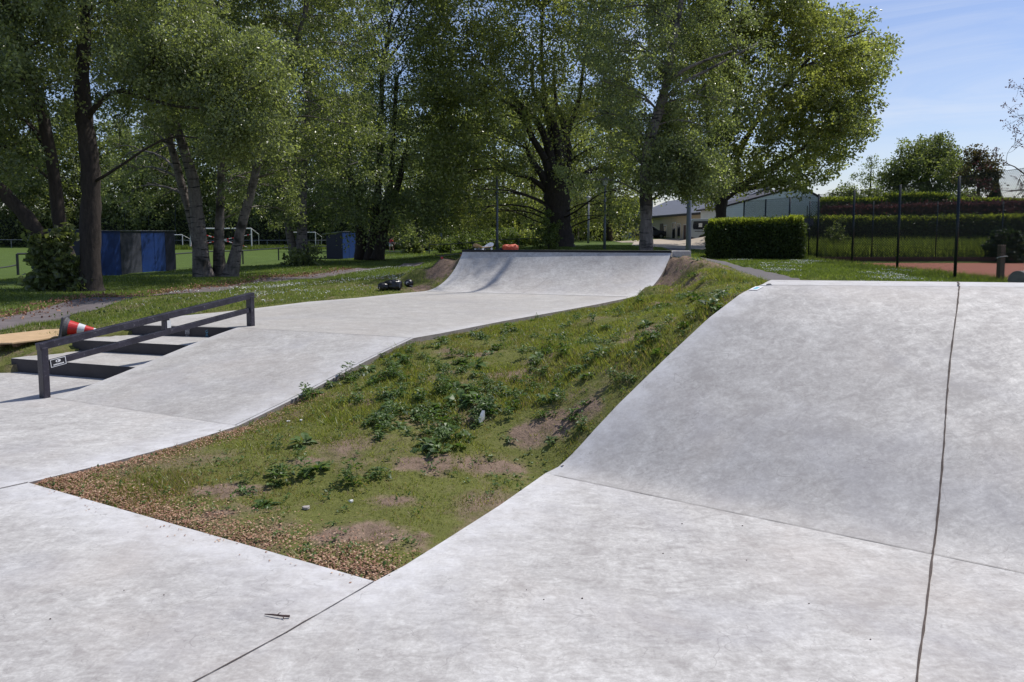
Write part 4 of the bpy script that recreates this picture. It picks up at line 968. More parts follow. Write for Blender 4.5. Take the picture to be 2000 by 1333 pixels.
# ------------------------------------------------------------ hedges
def hedge(name, label, p0, p1, depth, h0, h1, z0, z1, leaf, L, dens, top_extra=1.0, group=None, cat='hedge', ragged=.06, zb0=None, shoots=0, sh=.2):
    """p0,p1: front bottom corners (x,y); depth away from viewer"""
    p0 = Vector((p0[0], p0[1], 0)); p1 = Vector((p1[0], p1[1], 0)); d = (p1-p0); Ln = d.length; d.normalize(); n = Vector((-d.y, d.x, 0))
    root = empty(name, (p0.x, p0.y, z0), label, cat, group)
    b = MB(); q = [p0+d*.08+n*.08, p1-d*.08+n*.08, p1-d*.08+n*(depth-.08), p0+d*.08+n*(depth-.08)]
    zs_ = [z0, z1, z1, z0]; hs = [z0+h0-.1, z1+h1-.1, z1+h1-.1, z0+h0-.1]
    b.hexa([(q[i].x, q[i].y, zs_[i]-.1) for i in range(4)]+[(q[i].x, q[i].y, hs[i]) for i in range(4)]); b.build('inner_branches', M['hedgecore'], root)
    C = []; hm = (h0+h1)/2
    def face(A, n_):
        m = int(A*dens); return R.uniform(0, 1, m), R.uniform(0, 1, m)
    for (kind, A) in (('f', Ln*hm), ('b', Ln*hm*.3), ('t', Ln*depth*top_extra), ('l', depth*hm), ('r', depth*hm)):
        u, v_ = face(A, None); o_ = R.normal(0, ragged, len(u)); 
        lu = u if kind in 'fbt' else (np.zeros(len(u)) if kind == 'l' else np.ones(len(u))); dv = {'f': 0*u, 'b': 0*u+depth, 't': v_*depth, 'l': u*depth, 'r': u*depth}[kind]
        zb = z0+(z1-z0)*lu; hh = h0+(h1-h0)*lu; hz = hh if kind == 't' else hh*v_
        x = p0.x+d.x*(lu*Ln)+n.x*dv; y = p0.y+d.y*(lu*Ln)+n.y*dv; z = zb+hz
        bul = .05*snoise(x, y, z, 2.0, 8)
        if kind == 'f': x = x+n.x*(o_+bul); y = y+n.y*(o_+bul)
        elif kind == 'b': x = x+n.x*o_; y = y+n.y*o_
        elif kind == 't': z = z+np.abs(o_)*1.3+bul
        elif kind == 'l': x = x+d.x*(o_+bul); y = y+d.y*(o_+bul)
        else: x = x+d.x*(o_+bul); y = y+d.y*(o_+bul)
        C.append(np.stack([x, y, z], 1))
    C = np.concatenate(C); V, F = leafquads(C, L, L*.6, 0, .35)
    fastmesh('leaves', V, F, M[leaf], root, fattr={'tint': np.clip(.5+.25*snoise(C[:, 0], C[:, 1], C[:, 2], 1.5, 9)+R.normal(0, .15, len(F)), 0, 1)})
    m = int(Ln*depth*dens*1.8*shoots)
    if m:
        lu = R.uniform(0, 1, m); dv = R.uniform(-.02, 1, m)*depth; hh = h0+(h1-h0)*lu; x = p0.x+d.x*lu*Ln+n.x*dv; y = p0.y+d.y*lu*Ln+n.y*dv
        z = z0+(z1-z0)*lu+hh+R.uniform(-.04, sh, m)*(.8+.4*snoise(x, y, 0, 3, 8)); V, F = leafquads(np.stack([x, y, z], 1), L*1.3, L*.5, 0, 1.3)
        fastmesh('fresh_shoots', V, F, M['leaf_shoot'] if leaf != 'leaf_purple' else M['leaf_purple'], root, fattr={'tint': R.uniform(.1, 1, m)})
    return root
Yh_ = 35.5
hedge('clipped_hedge', 'box-shaped clipped hedge with sunlit top in front of the van and big tree', (P(1384, 500, Yh_).x, Yh_), (P(1566, 500, Yh_-1.2).x, Yh_-1.2), 1.5, 1.55, 1.65, .38, .36, 'leaf_hedge', .11, 1500, 1.6, ragged=.08, shoots=1, sh=.30)
hedge('long_hedge', 'long dark green hedge behind the clay court, nearest of the stacked hedges', (P(1566, 450, 42).x, 42.5), (P(2100, 450, 41).x, 41), 1.2, 1.65, 1.75, .5, .5, 'leaf_hedge', .15, 420, 2, ragged=.1, shoots=1.5, sh=.26)
hedge('purple_hedge', 'long purple-leaved hedge running above the dark green hedge', (P(1620, 450, 50).x, 50.5), (P(2100, 450, 49).x, 49), 1.2, 2.1, 2.3, .8, 1.0, 'leaf_purple', .18, 330, 2, ragged=.13, shoots=1.5, sh=.3)
for i, (x0, x1, top, Y, lb) in enumerate(((1610, 1740, 396, 60, 'clipped garden hedge segment behind the purple hedge, left one'), (1735, 1850, 386, 60, 'tallest clipped garden hedge segment with yellow-green top behind the purple hedge'), (1890, 2080, 397, 61, 'clipped garden hedge segment behind the purple hedge at the right edge'), (1838, 1888, 396, 62, 'short dark hedge segment between the tall one and the right one'))):
    zt_ = P(x0, top, Y).z; hedge('garden_hedge', lb, (P(x0, 450, Y).x, Y), (P(x1, 450, Y).x, Y), 1.2, zt_-1.4, zt_-1.4, 1.4, 1.4, 'leaf_hedge', .2, 230, 2, ragged=.12, shoots=1.5, sh=.3)
# pale shrubs behind the barrier, left of the big tree
lab = 'pale green leafy shrub in the row behind the far low barrier'
for (x, y, Y, r_) in ((852, 474, 58, .8), (880, 474, 60, .75), (905, 472, 58, .85), (932, 470, 56, 1.0), (958, 470, 57, 1.0), (985, 468, 56, 1.1), (1010, 470, 55, 1.0), (1035, 473, 55, .8), (870, 480, 52, .5), (925, 480, 50, .55), (960, 482, 49, .5)):
    p = P(x, y, Y); bs = (p.x, p.y, zt(p.x, p.y)); e_ = empty('shrub', bs, lab, 'shrub', 'pale shrubs behind the far barrier')
    crown([(p.x, p.y, bs[2]+r_*.7, r_, r_, r_*.7, 60)], .26, 26, .16, .10, M['leaf_shrub'] if R.rand() > .3 else M['leaf_plane'], e_, -.3, -.2, name='foliage')
    b = MB(); b.tube([Vector(bs), Vector((p.x, p.y, bs[2]+r_))], [.04, .015], 5); b.build('stem', M['barkdark'], e_)
def shrub(label, px, py, Y, r_, n, leaf, L=.10, name='shrub', crad=.2, per=30, flat=.9, zoff=.6, gap=-.3, cat='shrub'):
    p = P(px, py, Y); bs = (p.x, p.y, zt(p.x, p.y)); e_ = empty(name, bs, label, cat)
    crown([(p.x, p.y, bs[2]+r_*zoff*flat, r_, r_, r_*flat, n)], crad, per, L, L*.75, M[leaf], e_, gap, .1, name='foliage')
    b = MB(); b.tube([Vector(bs), Vector((p.x, p.y, bs[2]+r_*flat))], [.04, .012], 5); b.build('stem', M['barkdark'], e_); return e_
shrub('bushy shoots growing against the left foot of the massive pollarded tree', 1072, 470, 40, .75, 60, 'leaf_shrub', .13, flat=1.7, gap=-.6)
shrub('dark shrub standing between the four-trunked tree and the small V-stemmed tree', 803, 478, 52, .85, 80, 'leaf_alder', .17, flat=1.0)
shrub('tangle of brambles around the foot of the twin-stemmed birch', 592, 500, 35, 1.0, 60, 'leaf_alder', .14, flat=.7)
shrub('tall weedy bush climbing the fence between clipped hedge and court', 1640, 440, 39, .55, 30, 'leaf_shrub', .14, flat=1.8, zoff=1.0)
shrub('spiky green bush at the back of the court beside the wooden post', 1965, 475, 35.9, .9, 70, 'leaf_conifer', .2, flat=1.1)
# ivy on the leftmost trunk foot
root = empty('ivy_bush', G(110, 568, .1), 'mass of dark broad ivy leaves wrapping the foot of the leaning left trunk', 'ivy')
bl = []
for (x, y, r_, n_) in ((150, 545, .45, 30), (120, 540, .5, 34), (95, 530, .45, 28), (88, 500, .38, 24), (75, 475, .28, 14), (105, 480, .38, 18), (125, 460, .3, 12), (140, 520, .3, 12), (80, 555, .4, 20), (130, 560, .45, 24), (160, 560, .35, 16), (65, 505, .15, 4), (118, 500, .3, 14)):
    p = P(x, y, 19.5+R.uniform(-.15, .3)); bl.append((p.x, p.y, p.z, r_*.9, r_*.5, r_, n_))
crown(bl, .15, 14, .17, .16, M['leaf_alder'], root, -1, .4, name='foliage')
b = MB(); b.tube([G(140, 566, .1), P(120, 520, 19.7), P(95, 480, 19.8)], [.05, .04, .02], 5); b.build('stem', M['barkdark'], root)
print('all leaves', NLEAF)
# ------------------------------------------------------------ grass
def blades(x, y, h, w, lean, mat, name, tint, zadd=0.0, kind='stuff', label=None, cat=None):
    n = len(x); z = Zt(x, y)-.012+zadd; a = R.uniform(0, 6.283, n); b_ = R.uniform(0, 6.283, n)
    hh = h*R.uniform(.45, 1.25, n); ln = hh*lean*R.uniform(.1, 1.3, n)
    V = np.empty((n, 3, 3)); sx, sy = np.cos(a)*w*.5, np.sin(a)*w*.5
    V[:, 0] = np.stack([x-sx, y-sy, z], 1); V[:, 1] = np.stack([x+sx, y+sy, z], 1)
    V[:, 2] = np.stack([x+np.cos(b_)*ln, y+np.sin(b_)*ln, z+hh], 1)
    o = fastmesh(name, V.reshape(-1, 3), np.arange(3*n).reshape(n, 3), mat, fattr={'tint': tint}); setp(o, label, cat, kind=kind); return o
def scatter(poly, n, dens=None, avoid=True):
    xs = [p[0] for p in poly]; ys = [p[1] for p in poly]
    x = R.uniform(min(xs), max(xs), n); y = R.uniform(min(ys), max(ys), n); k = inpoly(x, y, poly)
    x, y = x[k], y[k]
    if avoid:
        k = np.ones(len(x), bool)
        for pl in concs: k &= ~inpoly(x, y, pl)
        x, y = x[k], y[k]
    if dens is not None: k = R.uniform(0, 1, len(x)) < dens(x, y); x, y = x[k], y[k]
    return x, y
def dirtf(x, y):
    d = np.zeros(len(x))
    for (a, b__, r_) in dirtpos: d = np.maximum(d, np.exp(-((x-a)**2+(y-b__)**2)/(r_*r_)))
    return d
mound = [TRI_A, TRI_B, BR, TR, UP_R[2], UP_R[3], QBR, QTR, (5.3, 17.0), (5.0, 12), (5.2, 7.4), PB0, HL, RB0]
def patch(x, y): return snoise(x, y, 0, 1.5, 21)+.5*snoise(x, y, 0, 4.2, 22)
def dens_m(x, y): return np.clip(.80+.75*patch(x, y), .05, 1)*(1-.80*np.clip(baref(x, y)*1.1, 0, 1))*(1-np.clip(dirtf(x, y)*1.5, 0, .9))*np.clip(1.5-y/22, .35, 1)
x, y = scatter(mound, 900000, dens_m)
pt = patch(x, y)
lowd = np.exp(-segdist(x, y, chain([TRI_A, TRI_B])+chain(TRI_left))/.9)
tn = np.clip(.50-.26*lowd+.22*snoise(x, y, 0, 2.3, 23)+R.normal(0, .24, len(x)), 0, 1)
low = np.exp(-segdist(x, y, chain([TRI_A, TRI_B])+chain(TRI_left))/.7)
blades(x, y, (.024+.022*np.clip(pt+.3, 0, 1.5))*(1-.2*low)*(1+y*.02)*(.75+.5*np.clip(snoise(x, y, 0, 6, 29)+.5, 0, 1)), .0065+.0006*y, .9, M['grassblade'], 'grass', tn, label='short patchy grass on the slope', cat='grass')
# richer tufts
tx, ty = scatter(mound, 3200, lambda x, y: np.clip(.35+.4*patch(x, y), .08, 1)*(1-dirtf(x, y)))
n = len(tx); k = R.randint(8, 36, n); ii = np.repeat(np.arange(n), k); x = tx[ii]+R.normal(0, .035, len(ii)); y = ty[ii]+R.normal(0, .035, len(ii))
ok = np.ones(len(x), bool)
for pl in concs: ok &= ~inpoly(x, y, pl)
x, y = x[ok], y[ok]
blades(x, y, (R.uniform(.03, .10, n)*np.clip((ty-3)/4, .55, 1))[ii][ok], .0085, 1.1, M['grassrich'], 'grass', np.clip(R.normal(.5, .2, len(x)), 0, 1))
x, y = scatter(mound, 12000, lambda x, y: np.clip(.35+.5*snoise(x, y, 0, 2.0, 91), .03, 1))
ii = np.repeat(np.arange(len(x)), 7); n = len(ii); x = x[ii]+R.normal(0, .014, n); y = y[ii]+R.normal(0, .014, n); hh = R.uniform(.008, .03, len(x))
V, F = leafquads(np.stack([x, y, Zt(x, y)+hh], 1), .022, .017, 0, .1, .5)
o = fastmesh('clover', V, F, M['leaf_weed'], fattr={'tint': R.uniform(.2, 1, len(F))}); setp(o, 'tiny round-leaved ground cover among the grass on the slope', 'ground cover', kind='stuff')
def pathmask(x, y): return inpoly(x, y, corridor(PATH1)) | inpoly(x, y, corridor(PATH2)) | inpoly(x, y, YARD)
# left lawn between deck and path
lawnL = [(-12, 9.5), (-5.9, 8.8), L2, L3]+[UP_L[i] for i in range(7, -1, -1)]+[QTL, (0, 19), (0, 30), (-4, 36), (-8, 36), (-14, 14)]
x, y = scatter(lawnL, 620000, lambda x, y: (~pathmask(x, y))*np.clip(.75+.35*snoise(x, y, 0, 1.1, 31), .25, 1)*np.clip(13/y, .2, 1)*(1-np.clip(dirtf(x, y)*1.6, 0, .95)))
worn = np.exp(-segdist(x, y, chain([Vector((-6.0, 8.9, 0)), L2, L3]+UP_L[::-1][1:]))/.35)
fr = np.exp(-segdist(x, y, chain([b__ for a__, b__ in PATH1]))/.5)
blades(x, y, (.060-.035*worn+.03*fr)*np.clip(.8+.4*snoise(x, y, 0, .8, 33), .5, 1.4), .009+.0005*y, .8, M['grassrich'], 'grass', np.clip(.5-.1*worn+.2*snoise(x, y, 0, 1.3, 32)+R.normal(0, .2, len(x)), 0, 1), label='lush grass strip', cat='grass')
shade = [(-18, 12), (-9.2, 12), (-8.7, 18), (-8.2, 22), (-7.3, 28), (-5.2, 33), (-3.5, 36), (-1, 44), (-3, 58), (-10, 58), (-12.5, 48), (-16, 33), (-24, 26)]
x, y = scatter(shade, 420000, lambda x, y: (~pathmask(x, y))*np.clip(.6+.4*snoise(x, y, 0, .9, 35), .15, 1)*np.clip(20/y, .2, 1))
blades(x, y, .085*np.clip(.8+.5*snoise(x, y, 0, .5, 36), .4, 1.6), .014+.0006*y, .8, M['grassrich'], 'grass', np.clip(.42+.2*snoise(x, y, 0, 1.0, 37)+R.normal(0, .2, len(x)), 0, 1), label='long grass under the trees', cat='grass')
lawnR = [(5.0, 14.5), (7.6, 13), (9.6, 13), (14, 17), (14.2, 22), (14.6, 36), (15, 41), (10, 44), (9, 44), (7, 46), (-2, 48), (-2, 24), (-.8, 19), (4.6, 17.8)]
x, y = scatter(lawnR, 520000, lambda x, y: (~pathmask(x, y))*np.clip(.7+.35*snoise(x, y, 0, 1.0, 41), .25, 1)*np.clip(18/y, .2, 1))
ff = np.exp(-np.abs(x-13.8)/.5)
blades(x, y, .08*(1+2.2*ff), .012+.0006*y, .8, M['grassrich'], 'grass', np.clip(.5+.2*snoise(x, y, 0, 1.3, 42)+.2*ff+R.normal(0, .2, len(x)), 0, 1), label='lawn on the right', cat='grass')
x, y = scatter([(15, 36.4), (60, 36), (60, 40.5), (15, 41.8)], 90000, None, False)
blades(x, y, .75, .05, .5, M['grassrich'], 'grass', np.clip(.6+.2*snoise(x, y, 0, 1.3, 43)+R.normal(0, .2, len(x)), 0, 1), label='tall grass behind the court', cat='grass')
x, y = scatter([(-50, 93), (-6, 95), (-6, 90), (-50, 88)], 26000, None, False)
blades(x, y, .5, .08, .5, M['grassrich'], 'grass', R.uniform(.1, .7, len(x)), label='rough grass at the far field edge', cat='grass')
# white clover heads
def flowers(poly, n, dens, mat, nm, lab, sz, h):
    x, y = scatter(poly, n, dens); z = Zt(x, y)+h*R.uniform(.6, 1.2, len(x)); C = np.stack([x, y, z], 1)
    V, F = leafquads(np.concatenate([C, C]), sz, sz*.9, 0, .2); o = fastmesh(nm, V, F, mat); setp(o, lab, 'flowers', kind='stuff')
fl = lambda f, s_, lo: (lambda x, y: (~pathmask(x, y))*np.clip(snoise(x, y, 0, f, s_)-lo, 0, 1))
flowers([(-7, 14), (-3.6, 13), (-2, 17), (-2.5, 22), (-4, 30), (-6.5, 26), (-7, 18)], 15000, fl(1.0, 51, .1), M['petal'], 'clover_flowers', 'white clover heads in the grass beyond the deck', .022, .07)
flowers([(7.8, 16), (9.6, 14), (13.6, 20), (13.6, 34), (9.5, 34), (8, 24)], 17000, fl(.7, 52, .0), M['petal'], 'clover_flowers', 'white clover heads in the lawn before the fence', .032, .07)
flowers([(-8, 11), (-5.6, 10), (-5, 13), (-7.6, 15)], 900, fl(1.0, 53, .0), M['leaf_shrub'], 'yellow_flowers', 'few yellow flower heads in the grass strip', .04, .13)
# dry leaf litter along the low edges of the slope
x, y = scatter(mound, 1, lambda x, y: np.clip(np.exp(-segdist(x, y, chain([TRI_A, TRI_B]))/.16)*1.1*np.clip(.7+.5*snoise(x, y, 0, 2.5, 63), 0.1, 1)+np.exp(-segdist(x, y, chain(TRI_left[:]))/.14)*.6*np.clip(.6+.6*snoise(x, y, 0, 2.5, 61), 0, 1)+.035*np.clip(snoise(x, y, 0, 1.6, 62)+.4, 0, 1)*(y < 8), 0, 1))
def band(pts, n, w, side=1):
    sg = chain(pts); Ls = np.array([(b_-a_).length for a_, b_ in sg]); k = R.choice(len(sg), n, p=Ls/Ls.sum()); t_ = R.uniform(0, 1, n); o_ = np.abs(R.normal(0, w, n))+.01
    A = np.array([tuple(a_)[:2] for a_, b_ in sg])[k]; B = np.array([tuple(b_)[:2] for a_, b_ in sg])[k]; d_ = (B-A)/np.linalg.norm(B-A, axis=1)[:, None]; nn_ = np.stack([-d_[:, 1], d_[:, 0]], 1)*side
    q_ = A+(B-A)*t_[:, None]+nn_*o_[:, None]; return q_[:, 0], q_[:, 1]
x1, y1 = band([TRI_B, TRI_A], 8500, .16); x2, y2 = band(TRI_left, 3600, .14, -1); x3, y3 = band([BR, BR.lerp(TR, .35)], 700, .12, -1)
x4, y4 = scatter(mound, 60000, lambda x, y: .15*np.clip(snoise(x, y, 0, 2.2, 62)+.3, 0, 1)*(y < 7.5)); x = np.concatenate([x, x1, x2, x3, x4]); y = np.concatenate([y, y1, y2, y3, y4])
xs_, ys_ = band([TRI_B, TRI_A], 45, .05, -1); V, F = leafquads(np.stack([xs_, ys_, R.uniform(.003, .006, len(xs_))], 1), .014, .010, 0, 0, .1)
o = fastmesh('fallen_leaves', V, F, M['litter'], fattr={'tint': R.uniform(0, 1, len(F))}); setp(o, 'few dry flakes spilled onto the concrete beside the slope', 'leaf litter', kind='stuff')
k_ = inpoly(x, y, mound) & (snoise(x, y, 0, 2.6, 64) > -.45+R.uniform(-.7, .5, len(x))); x, y = x[k_], y[k_]
C = np.stack([x, y, Zt(x, y)+R.uniform(.004, .020, len(x))], 1); V, F = leafquads(C, .015, .011, 0, 0.0, .35)
o = fastmesh('fallen_leaves', V, F, M['litter'], fattr={'tint': R.uniform(0, 1, len(F))}); setp(o, 'brown dry leaf litter along the low edges of the grass slope', 'leaf litter', kind='stuff')
x, y = scatter([(-9.6, 12), (-5.8, 11), (-4.6, 30), (-9, 30)], 30000, lambda x, y: np.clip(np.exp(-segdist(x, y, chain([a__ for a__, b__ in PATH1]))/.25), 0, 1))
C = np.stack([x, y, Zt(x, y)+R.uniform(.03, .07, len(x))], 1); V, F = leafquads(C, .05, .04, 0, 0)
o = fastmesh('fallen_leaves', V, F, M['litter'], fattr={'tint': R.uniform(0, .6, len(F))}); setp(o, 'brown litter along the edge of the old path', 'leaf litter', kind='stuff')
# ------------------------------------------------------------ individual weeds on the slope
def weedmesh(nl, size, spread, height, droop):
    Vs = []; Fs = []
    for i in range(nl):
        a = R.uniform(0, 6.283); t_ = R.uniform(0, 1); r0 = spread*R.uniform(.0, .9)*(1-.4*t_); z = height*t_*.9+.01
        base = Vector((math.cos(a)*r0*.5, math.sin(a)*r0*.5, z)); a2 = a+R.normal()*.5; el = R.uniform(-.25, .9)
        d = Vector((math.cos(a2)*math.cos(el), math.sin(a2)*math.cos(el), math.sin(el))); L = size*R.uniform(.6, 1.3); W = L*R.uniform(.38, .6)
        s_ = d.cross(Vector((0, 0, 1))).normalized(); u = s_.cross(d)
        tip = base+d*L-Vector((0, 0, L*droop)); m1 = base+d*L*.35+u*L*.05; m2 = base+d*L*.72+u*L*.02-Vector((0, 0, L*droop*.3))
        k = len(Vs); Vs += [base, m1+s_*W*.5+u*.008, m2+s_*W*.4, tip, m2-s_*W*.4, m1-s_*W*.5+u*.008, base+d*L*.5]
        Fs += [[k, k+1, k+6], [k+1, k+2, k+6], [k+2, k+3, k+6], [k+3, k+4, k+6], [k+4, k+5, k+6], [k+5, k, k+6]]
    n0 = len(Fs)
    for i in range(4):
        a = R.uniform(0, 6.283); p = Vector((math.cos(a)*spread*.35, math.sin(a)*spread*.35, height*R.uniform(.7, 1.05))); k = len(Vs)
        sd_ = Vector((-math.sin(a), math.cos(a), 0))*.004; Vs += [-sd_-Vector((0, 0, .03)), sd_-Vector((0, 0, .03)), p]; Fs += [[k, k+1, k+2]]
    k = len(Vs); Vs += [Vector((-.01, -.01, -.02)), Vector((.01, -.01, -.02)), Vector((0, .01, -.02))]; Fs += [[k, k+1, k+2]]
    return Vs, Fs
protos = []
for (nl, sz, spd, hh, dr, lb) in ((58, .062, .24, .16, .15, 'a'), (30, .085, .24, .12, .25, 'b'), (64, .050, .20, .28, .1, 'c'), (18, .13, .22, .08, .3, 'd'), (36, .055, .16, .24, .1, 'e'), (80, .055, .34, .12, .2, 'f')):
    Vs, Fs = weedmesh(nl, sz, spd, hh, dr); o = fastmesh('weed_plant', np.array([tuple(v) for v in Vs]), Fs, M['leaf_weed'], fattr={'tint': np.clip(np.repeat(R.uniform(0, 1, len(Fs)//6+1), 6)[:len(Fs)], 0, 1)}); protos.append(o)
spots = []
def patchw(px, py, spreadm, n, zg=.4, sc=(.7, 1.3)):
    # find ground point under a pixel by marching
    r = Vector(ray(px, py)); t_ = 3.0
    while t_ < 30:
        p = Vector((0, 0, EYE))+r*t_
        if p.z < zt(p.x, p.y): break
        t_ += .03
    for i in range(int(n*(2.1 if n > 4 else 1.3)+.5)): spots.append((p.x+R.normal()*spreadm*1.5, p.y+R.normal()*spreadm*1.9, R.uniform(*sc)*R.uniform(.6, 1.25)))
for a in ((830, 790, .18, 9), (790, 810, .15, 7), (870, 745, .2, 9), (900, 700, .2, 7), (960, 660, .2, 7), (985, 770, .15, 7), (945, 800, .10, 5), (1180, 690, .25, 9), (1100, 690, .25, 6), (1140, 670, .3, 7), (1060, 700, .2, 5), (760, 760, .2, 6), (700, 740, .2, 5), (740, 715, .2, 5), (850, 860, .12, 5), (870, 880, .05, 2), (1195, 755, .08, 3), (1240, 730, .08, 3), (1100, 880, .06, 3), (690, 925, .08, 3), (495, 970, .06, 3), (560, 925, .05, 2), (600, 775, .1, 4), (1130, 605, .25, 5), (1070, 640, .3, 5), (1200, 640, .3, 5), (1290, 600, .3, 6), (1350, 575, .4, 9), (1390, 590, .35, 8), (1430, 580, .2, 5), (1455, 575, .12, 4), (1335, 535, .12, 3), (1260, 560, .15, 3), (1380, 545, .2, 3), (640, 850, .15, 3), (800, 700, .25, 5), (1280, 680, .15, 3), (1010, 730, .2, 6), (905, 820, .2, 6), (590, 935, .05, 1), (1005, 955, .03, 1), (1030, 800, .15, 3), (1330, 640, .2, 3), (1180, 600, .2, 4), (1240, 585, .15, 3), (840, 655, .1, 3)):
    patchw(*a)
k_ = 0
for (x, y, s_) in spots:
    if any(inpoly(np.array([x]), np.array([y]), pl)[0] for pl in concs) or segdist(np.array([x]), np.array([y]), chain([RB0, SR(0, .5), HL, PB0])+chain(SLAB_R))[0] < .10: continue
    src = protos[k_ % 6]
    o = src if k_ < 6 else src.copy()
    if k_ >= 6: COL.objects.link(o)
    far_ = 1+max(0, y-9)*.02
    o.location = (x, y, zt(x, y)-.01); o.rotation_euler = (R.normal()*.15, R.normal()*.15, R.uniform(0, 6.28)); o.scale = (s_*far_*.60, s_*far_*.60, s_*far_*.50)
    setp(o, 'dark broad-leaved weed growing on the grassy slope between the two ramps', 'weed', 'weeds on the grassy slope'); k_ += 1
print('weeds', k_)
def ground_at(px, py):
    r = Vector(ray(px, py)); t_ = 2.0
    while t_ < 40:
        p = Vector((0, 0, EYE))+r*t_
        if p.z < zt(p.x, p.y): break
        t_ += .02
    return Vector((p.x, p.y, zt(p.x, p.y)))
# ------------------------------------------------------------ pallet, cone, bag, helmet, boards
def gp(px, py, z): p = G(px, py, z); return p
pz = zt(*G(60, 672, .05).xy)
A_ = G(-40, 690, pz); 
pal = empty('wooden_pallet', G(48, 683, pz), 'wooden pallet with a pale plywood sheet on top in the grass left of the steps', 'pallet')
pA, pB, pC, pD = G(-60, 662, pz+.14), G(22, 672, pz+.14), G(118, 659, pz+.14), G(92, 645, pz+.14)
pD2 = G(-30, 655.5, pz+.14)
# board: six-sided sheet
brd = [G(-60, 673, pz+.14), G(24, 671, pz+.14), G(72, 665.5, pz+.14), G(124, 657.5, pz+.14), G(124, 644.5, pz+.14), G(92, 645, pz+.14), G(-60, 662, pz+.14)]
b = MB(); b.prism([(p.x, p.y) for p in brd], pz+.130, pz+.150); b.build('plywood_sheet', M['ply'], pal, bevel=.003)
dl = (G(118, 660, pz+.1)-G(30, 671, pz+.1)); dl.z = 0; dl.normalize(); dn = Vector((-dl.y, dl.x, 0))
oo = G(34, 672, pz+.1); oo.z = pz
b = MB(); rzp = math.atan2(dl.y, dl.x)
for j in range(3):
    b.box(oo+dl*.42+dn*(.06+j*.34)+Vector((0, 0, .118)), (1.0, .10, .022), rzp)
b.build('deck_board', M['palletwood'], pal)
for i in range(3):
    b = MB()
    for j in range(3): b.box(oo+dl*(.06+i*.40)+dn*(.06+j*.34)+Vector((0, 0, .062)), (.12, .10, .088), rzp)
    b.build('block', M['palletwood'], pal)
b = MB()
for j in range(3): b.box(oo+dl*.42+dn*(.06+j*.34)+Vector((0, 0, .010)), (1.0, .10, .020), rzp)
b.build('bottom_board', M['palletwood'], pal)
# cone lying on its side
cb = ground_at(126, 661); cg = cb.z-.01
axis_ = Vector((1, .28, -.20)).normalized()
cone = empty('traffic_cone', (cb.x, cb.y, cg), 'red and white traffic cone lying on its side with grey square base', 'traffic cone')
up_ = Vector((0, 0, 1)); sd_ = axis_.cross(up_).normalized(); uu = sd_.cross(axis_).normalized()
c0 = Vector((cb.x, cb.y, cg+.155))
def lathe(profile, o_, ax, a1, a2, n=24):
    b = MB(); vs = []
    for (h, r) in profile:
        for k in range(n): t_ = 2*math.pi*k/n; vs.append(o_+ax*h+a1*(math.cos(t_)*r)+a2*(math.sin(t_)*r))
    fs = [(i*n+k, i*n+(k+1) % n, (i+1)*n+(k+1) % n, (i+1)*n+k) for i in range(len(profile)-1) for k in range(n)]
    fs += [tuple(range(n))[::-1], tuple((len(profile)-1)*n+k for k in range(n))]
    b.add(vs, fs); return b
b = MB(); Mt = Matrix((( axis_.x, sd_.x, uu.x, c0.x), (axis_.y, sd_.y, uu.y, c0.y), (axis_.z, sd_.z, uu.z, c0.z), (0, 0, 0, 1)))
b.obox(Mt@Matrix.Translation((.0, 0, 0)), (.032, .29, .29)); b.build('base', M['conebase'], cone, bevel=.02)
lathe([(.015, .130), (.030, .125), (.045, .108), (.065, .100)], c0, axis_, sd_, uu).build('collar', M['conebase'], cone, smooth=False)
for (h0, h1, r0, r1, mt_, nm) in ((.065, .17, .095, .075, 'conered', 'red_band'), (.17, .25, .0755, .061, 'conewhite', 'white_band'), (.25, .35, .0605, .041, 'conered', 'red_band'), (.35, .40, .0405, .031, 'conewhite', 'white_band'), (.40, .44, .0305, .023, 'conered', 'red_band')):
    lathe([(h0, r0), (h1, r1)], c0, axis_, sd_, uu).build(nm, M[mt_], cone, smooth=False)
# lumpy soft shapes
def lump(name, mat, parent, c, size, rz=0, seed=0, n=22, amp=.12, power=2.6, flatz=0):
    vs = []; fs = []; rr = []
    for i in range(n+1):
        th = math.pi*i/n
        for k in range(n*2):
            ph = math.pi*k/n
            d = Vector((math.sin(th)*math.cos(ph), math.sin(th)*math.sin(ph), math.cos(th)))
            s_ = (abs(d.x)**power+abs(d.y)**power+abs(d.z)**power)**(-1/power)
            q = d*s_*(1+amp*float(snoise(d.x*2, d.y*2, d.z*2, 1.6, seed))+amp*.4*float(snoise(d.x*4, d.y*4, d.z*4, 3, seed+1)))
            q = Vector((q.x*size[0]/2, q.y*size[1]/2, max(q.z, -.8)*size[2]/2)); q.rotate(Matrix.Rotation(rz, 3, 'Z')); vs.append(c+q)
    w_ = n*2
    for i in range(n):
        for k in range(w_): fs.append((i*w_+k, i*w_+(k+1) % w_, (i+1)*w_+(k+1) % w_, (i+1)*w_+k))
    b = MB(); b.add(vs, fs); return b.build(name, mat, parent, smooth=True)
bp = ground_at(764, 566); bz = bp.z
bag = empty('duffel_bag', (bp.x, bp.y, bz), 'shiny black duffel bag lying in the grass beside the upper deck', 'bag')
lump('body', M['bagblack'], bag, Vector((bp.x+.05, bp.y+.02, bz+.09)), (.32, .22, .20), .25, 1, amp=.16)
lump('side_pocket', M['bagblack'], bag, Vector((bp.x-.15, bp.y-.05, bz+.065)), (.22, .20, .15), .3, 4, amp=.14)
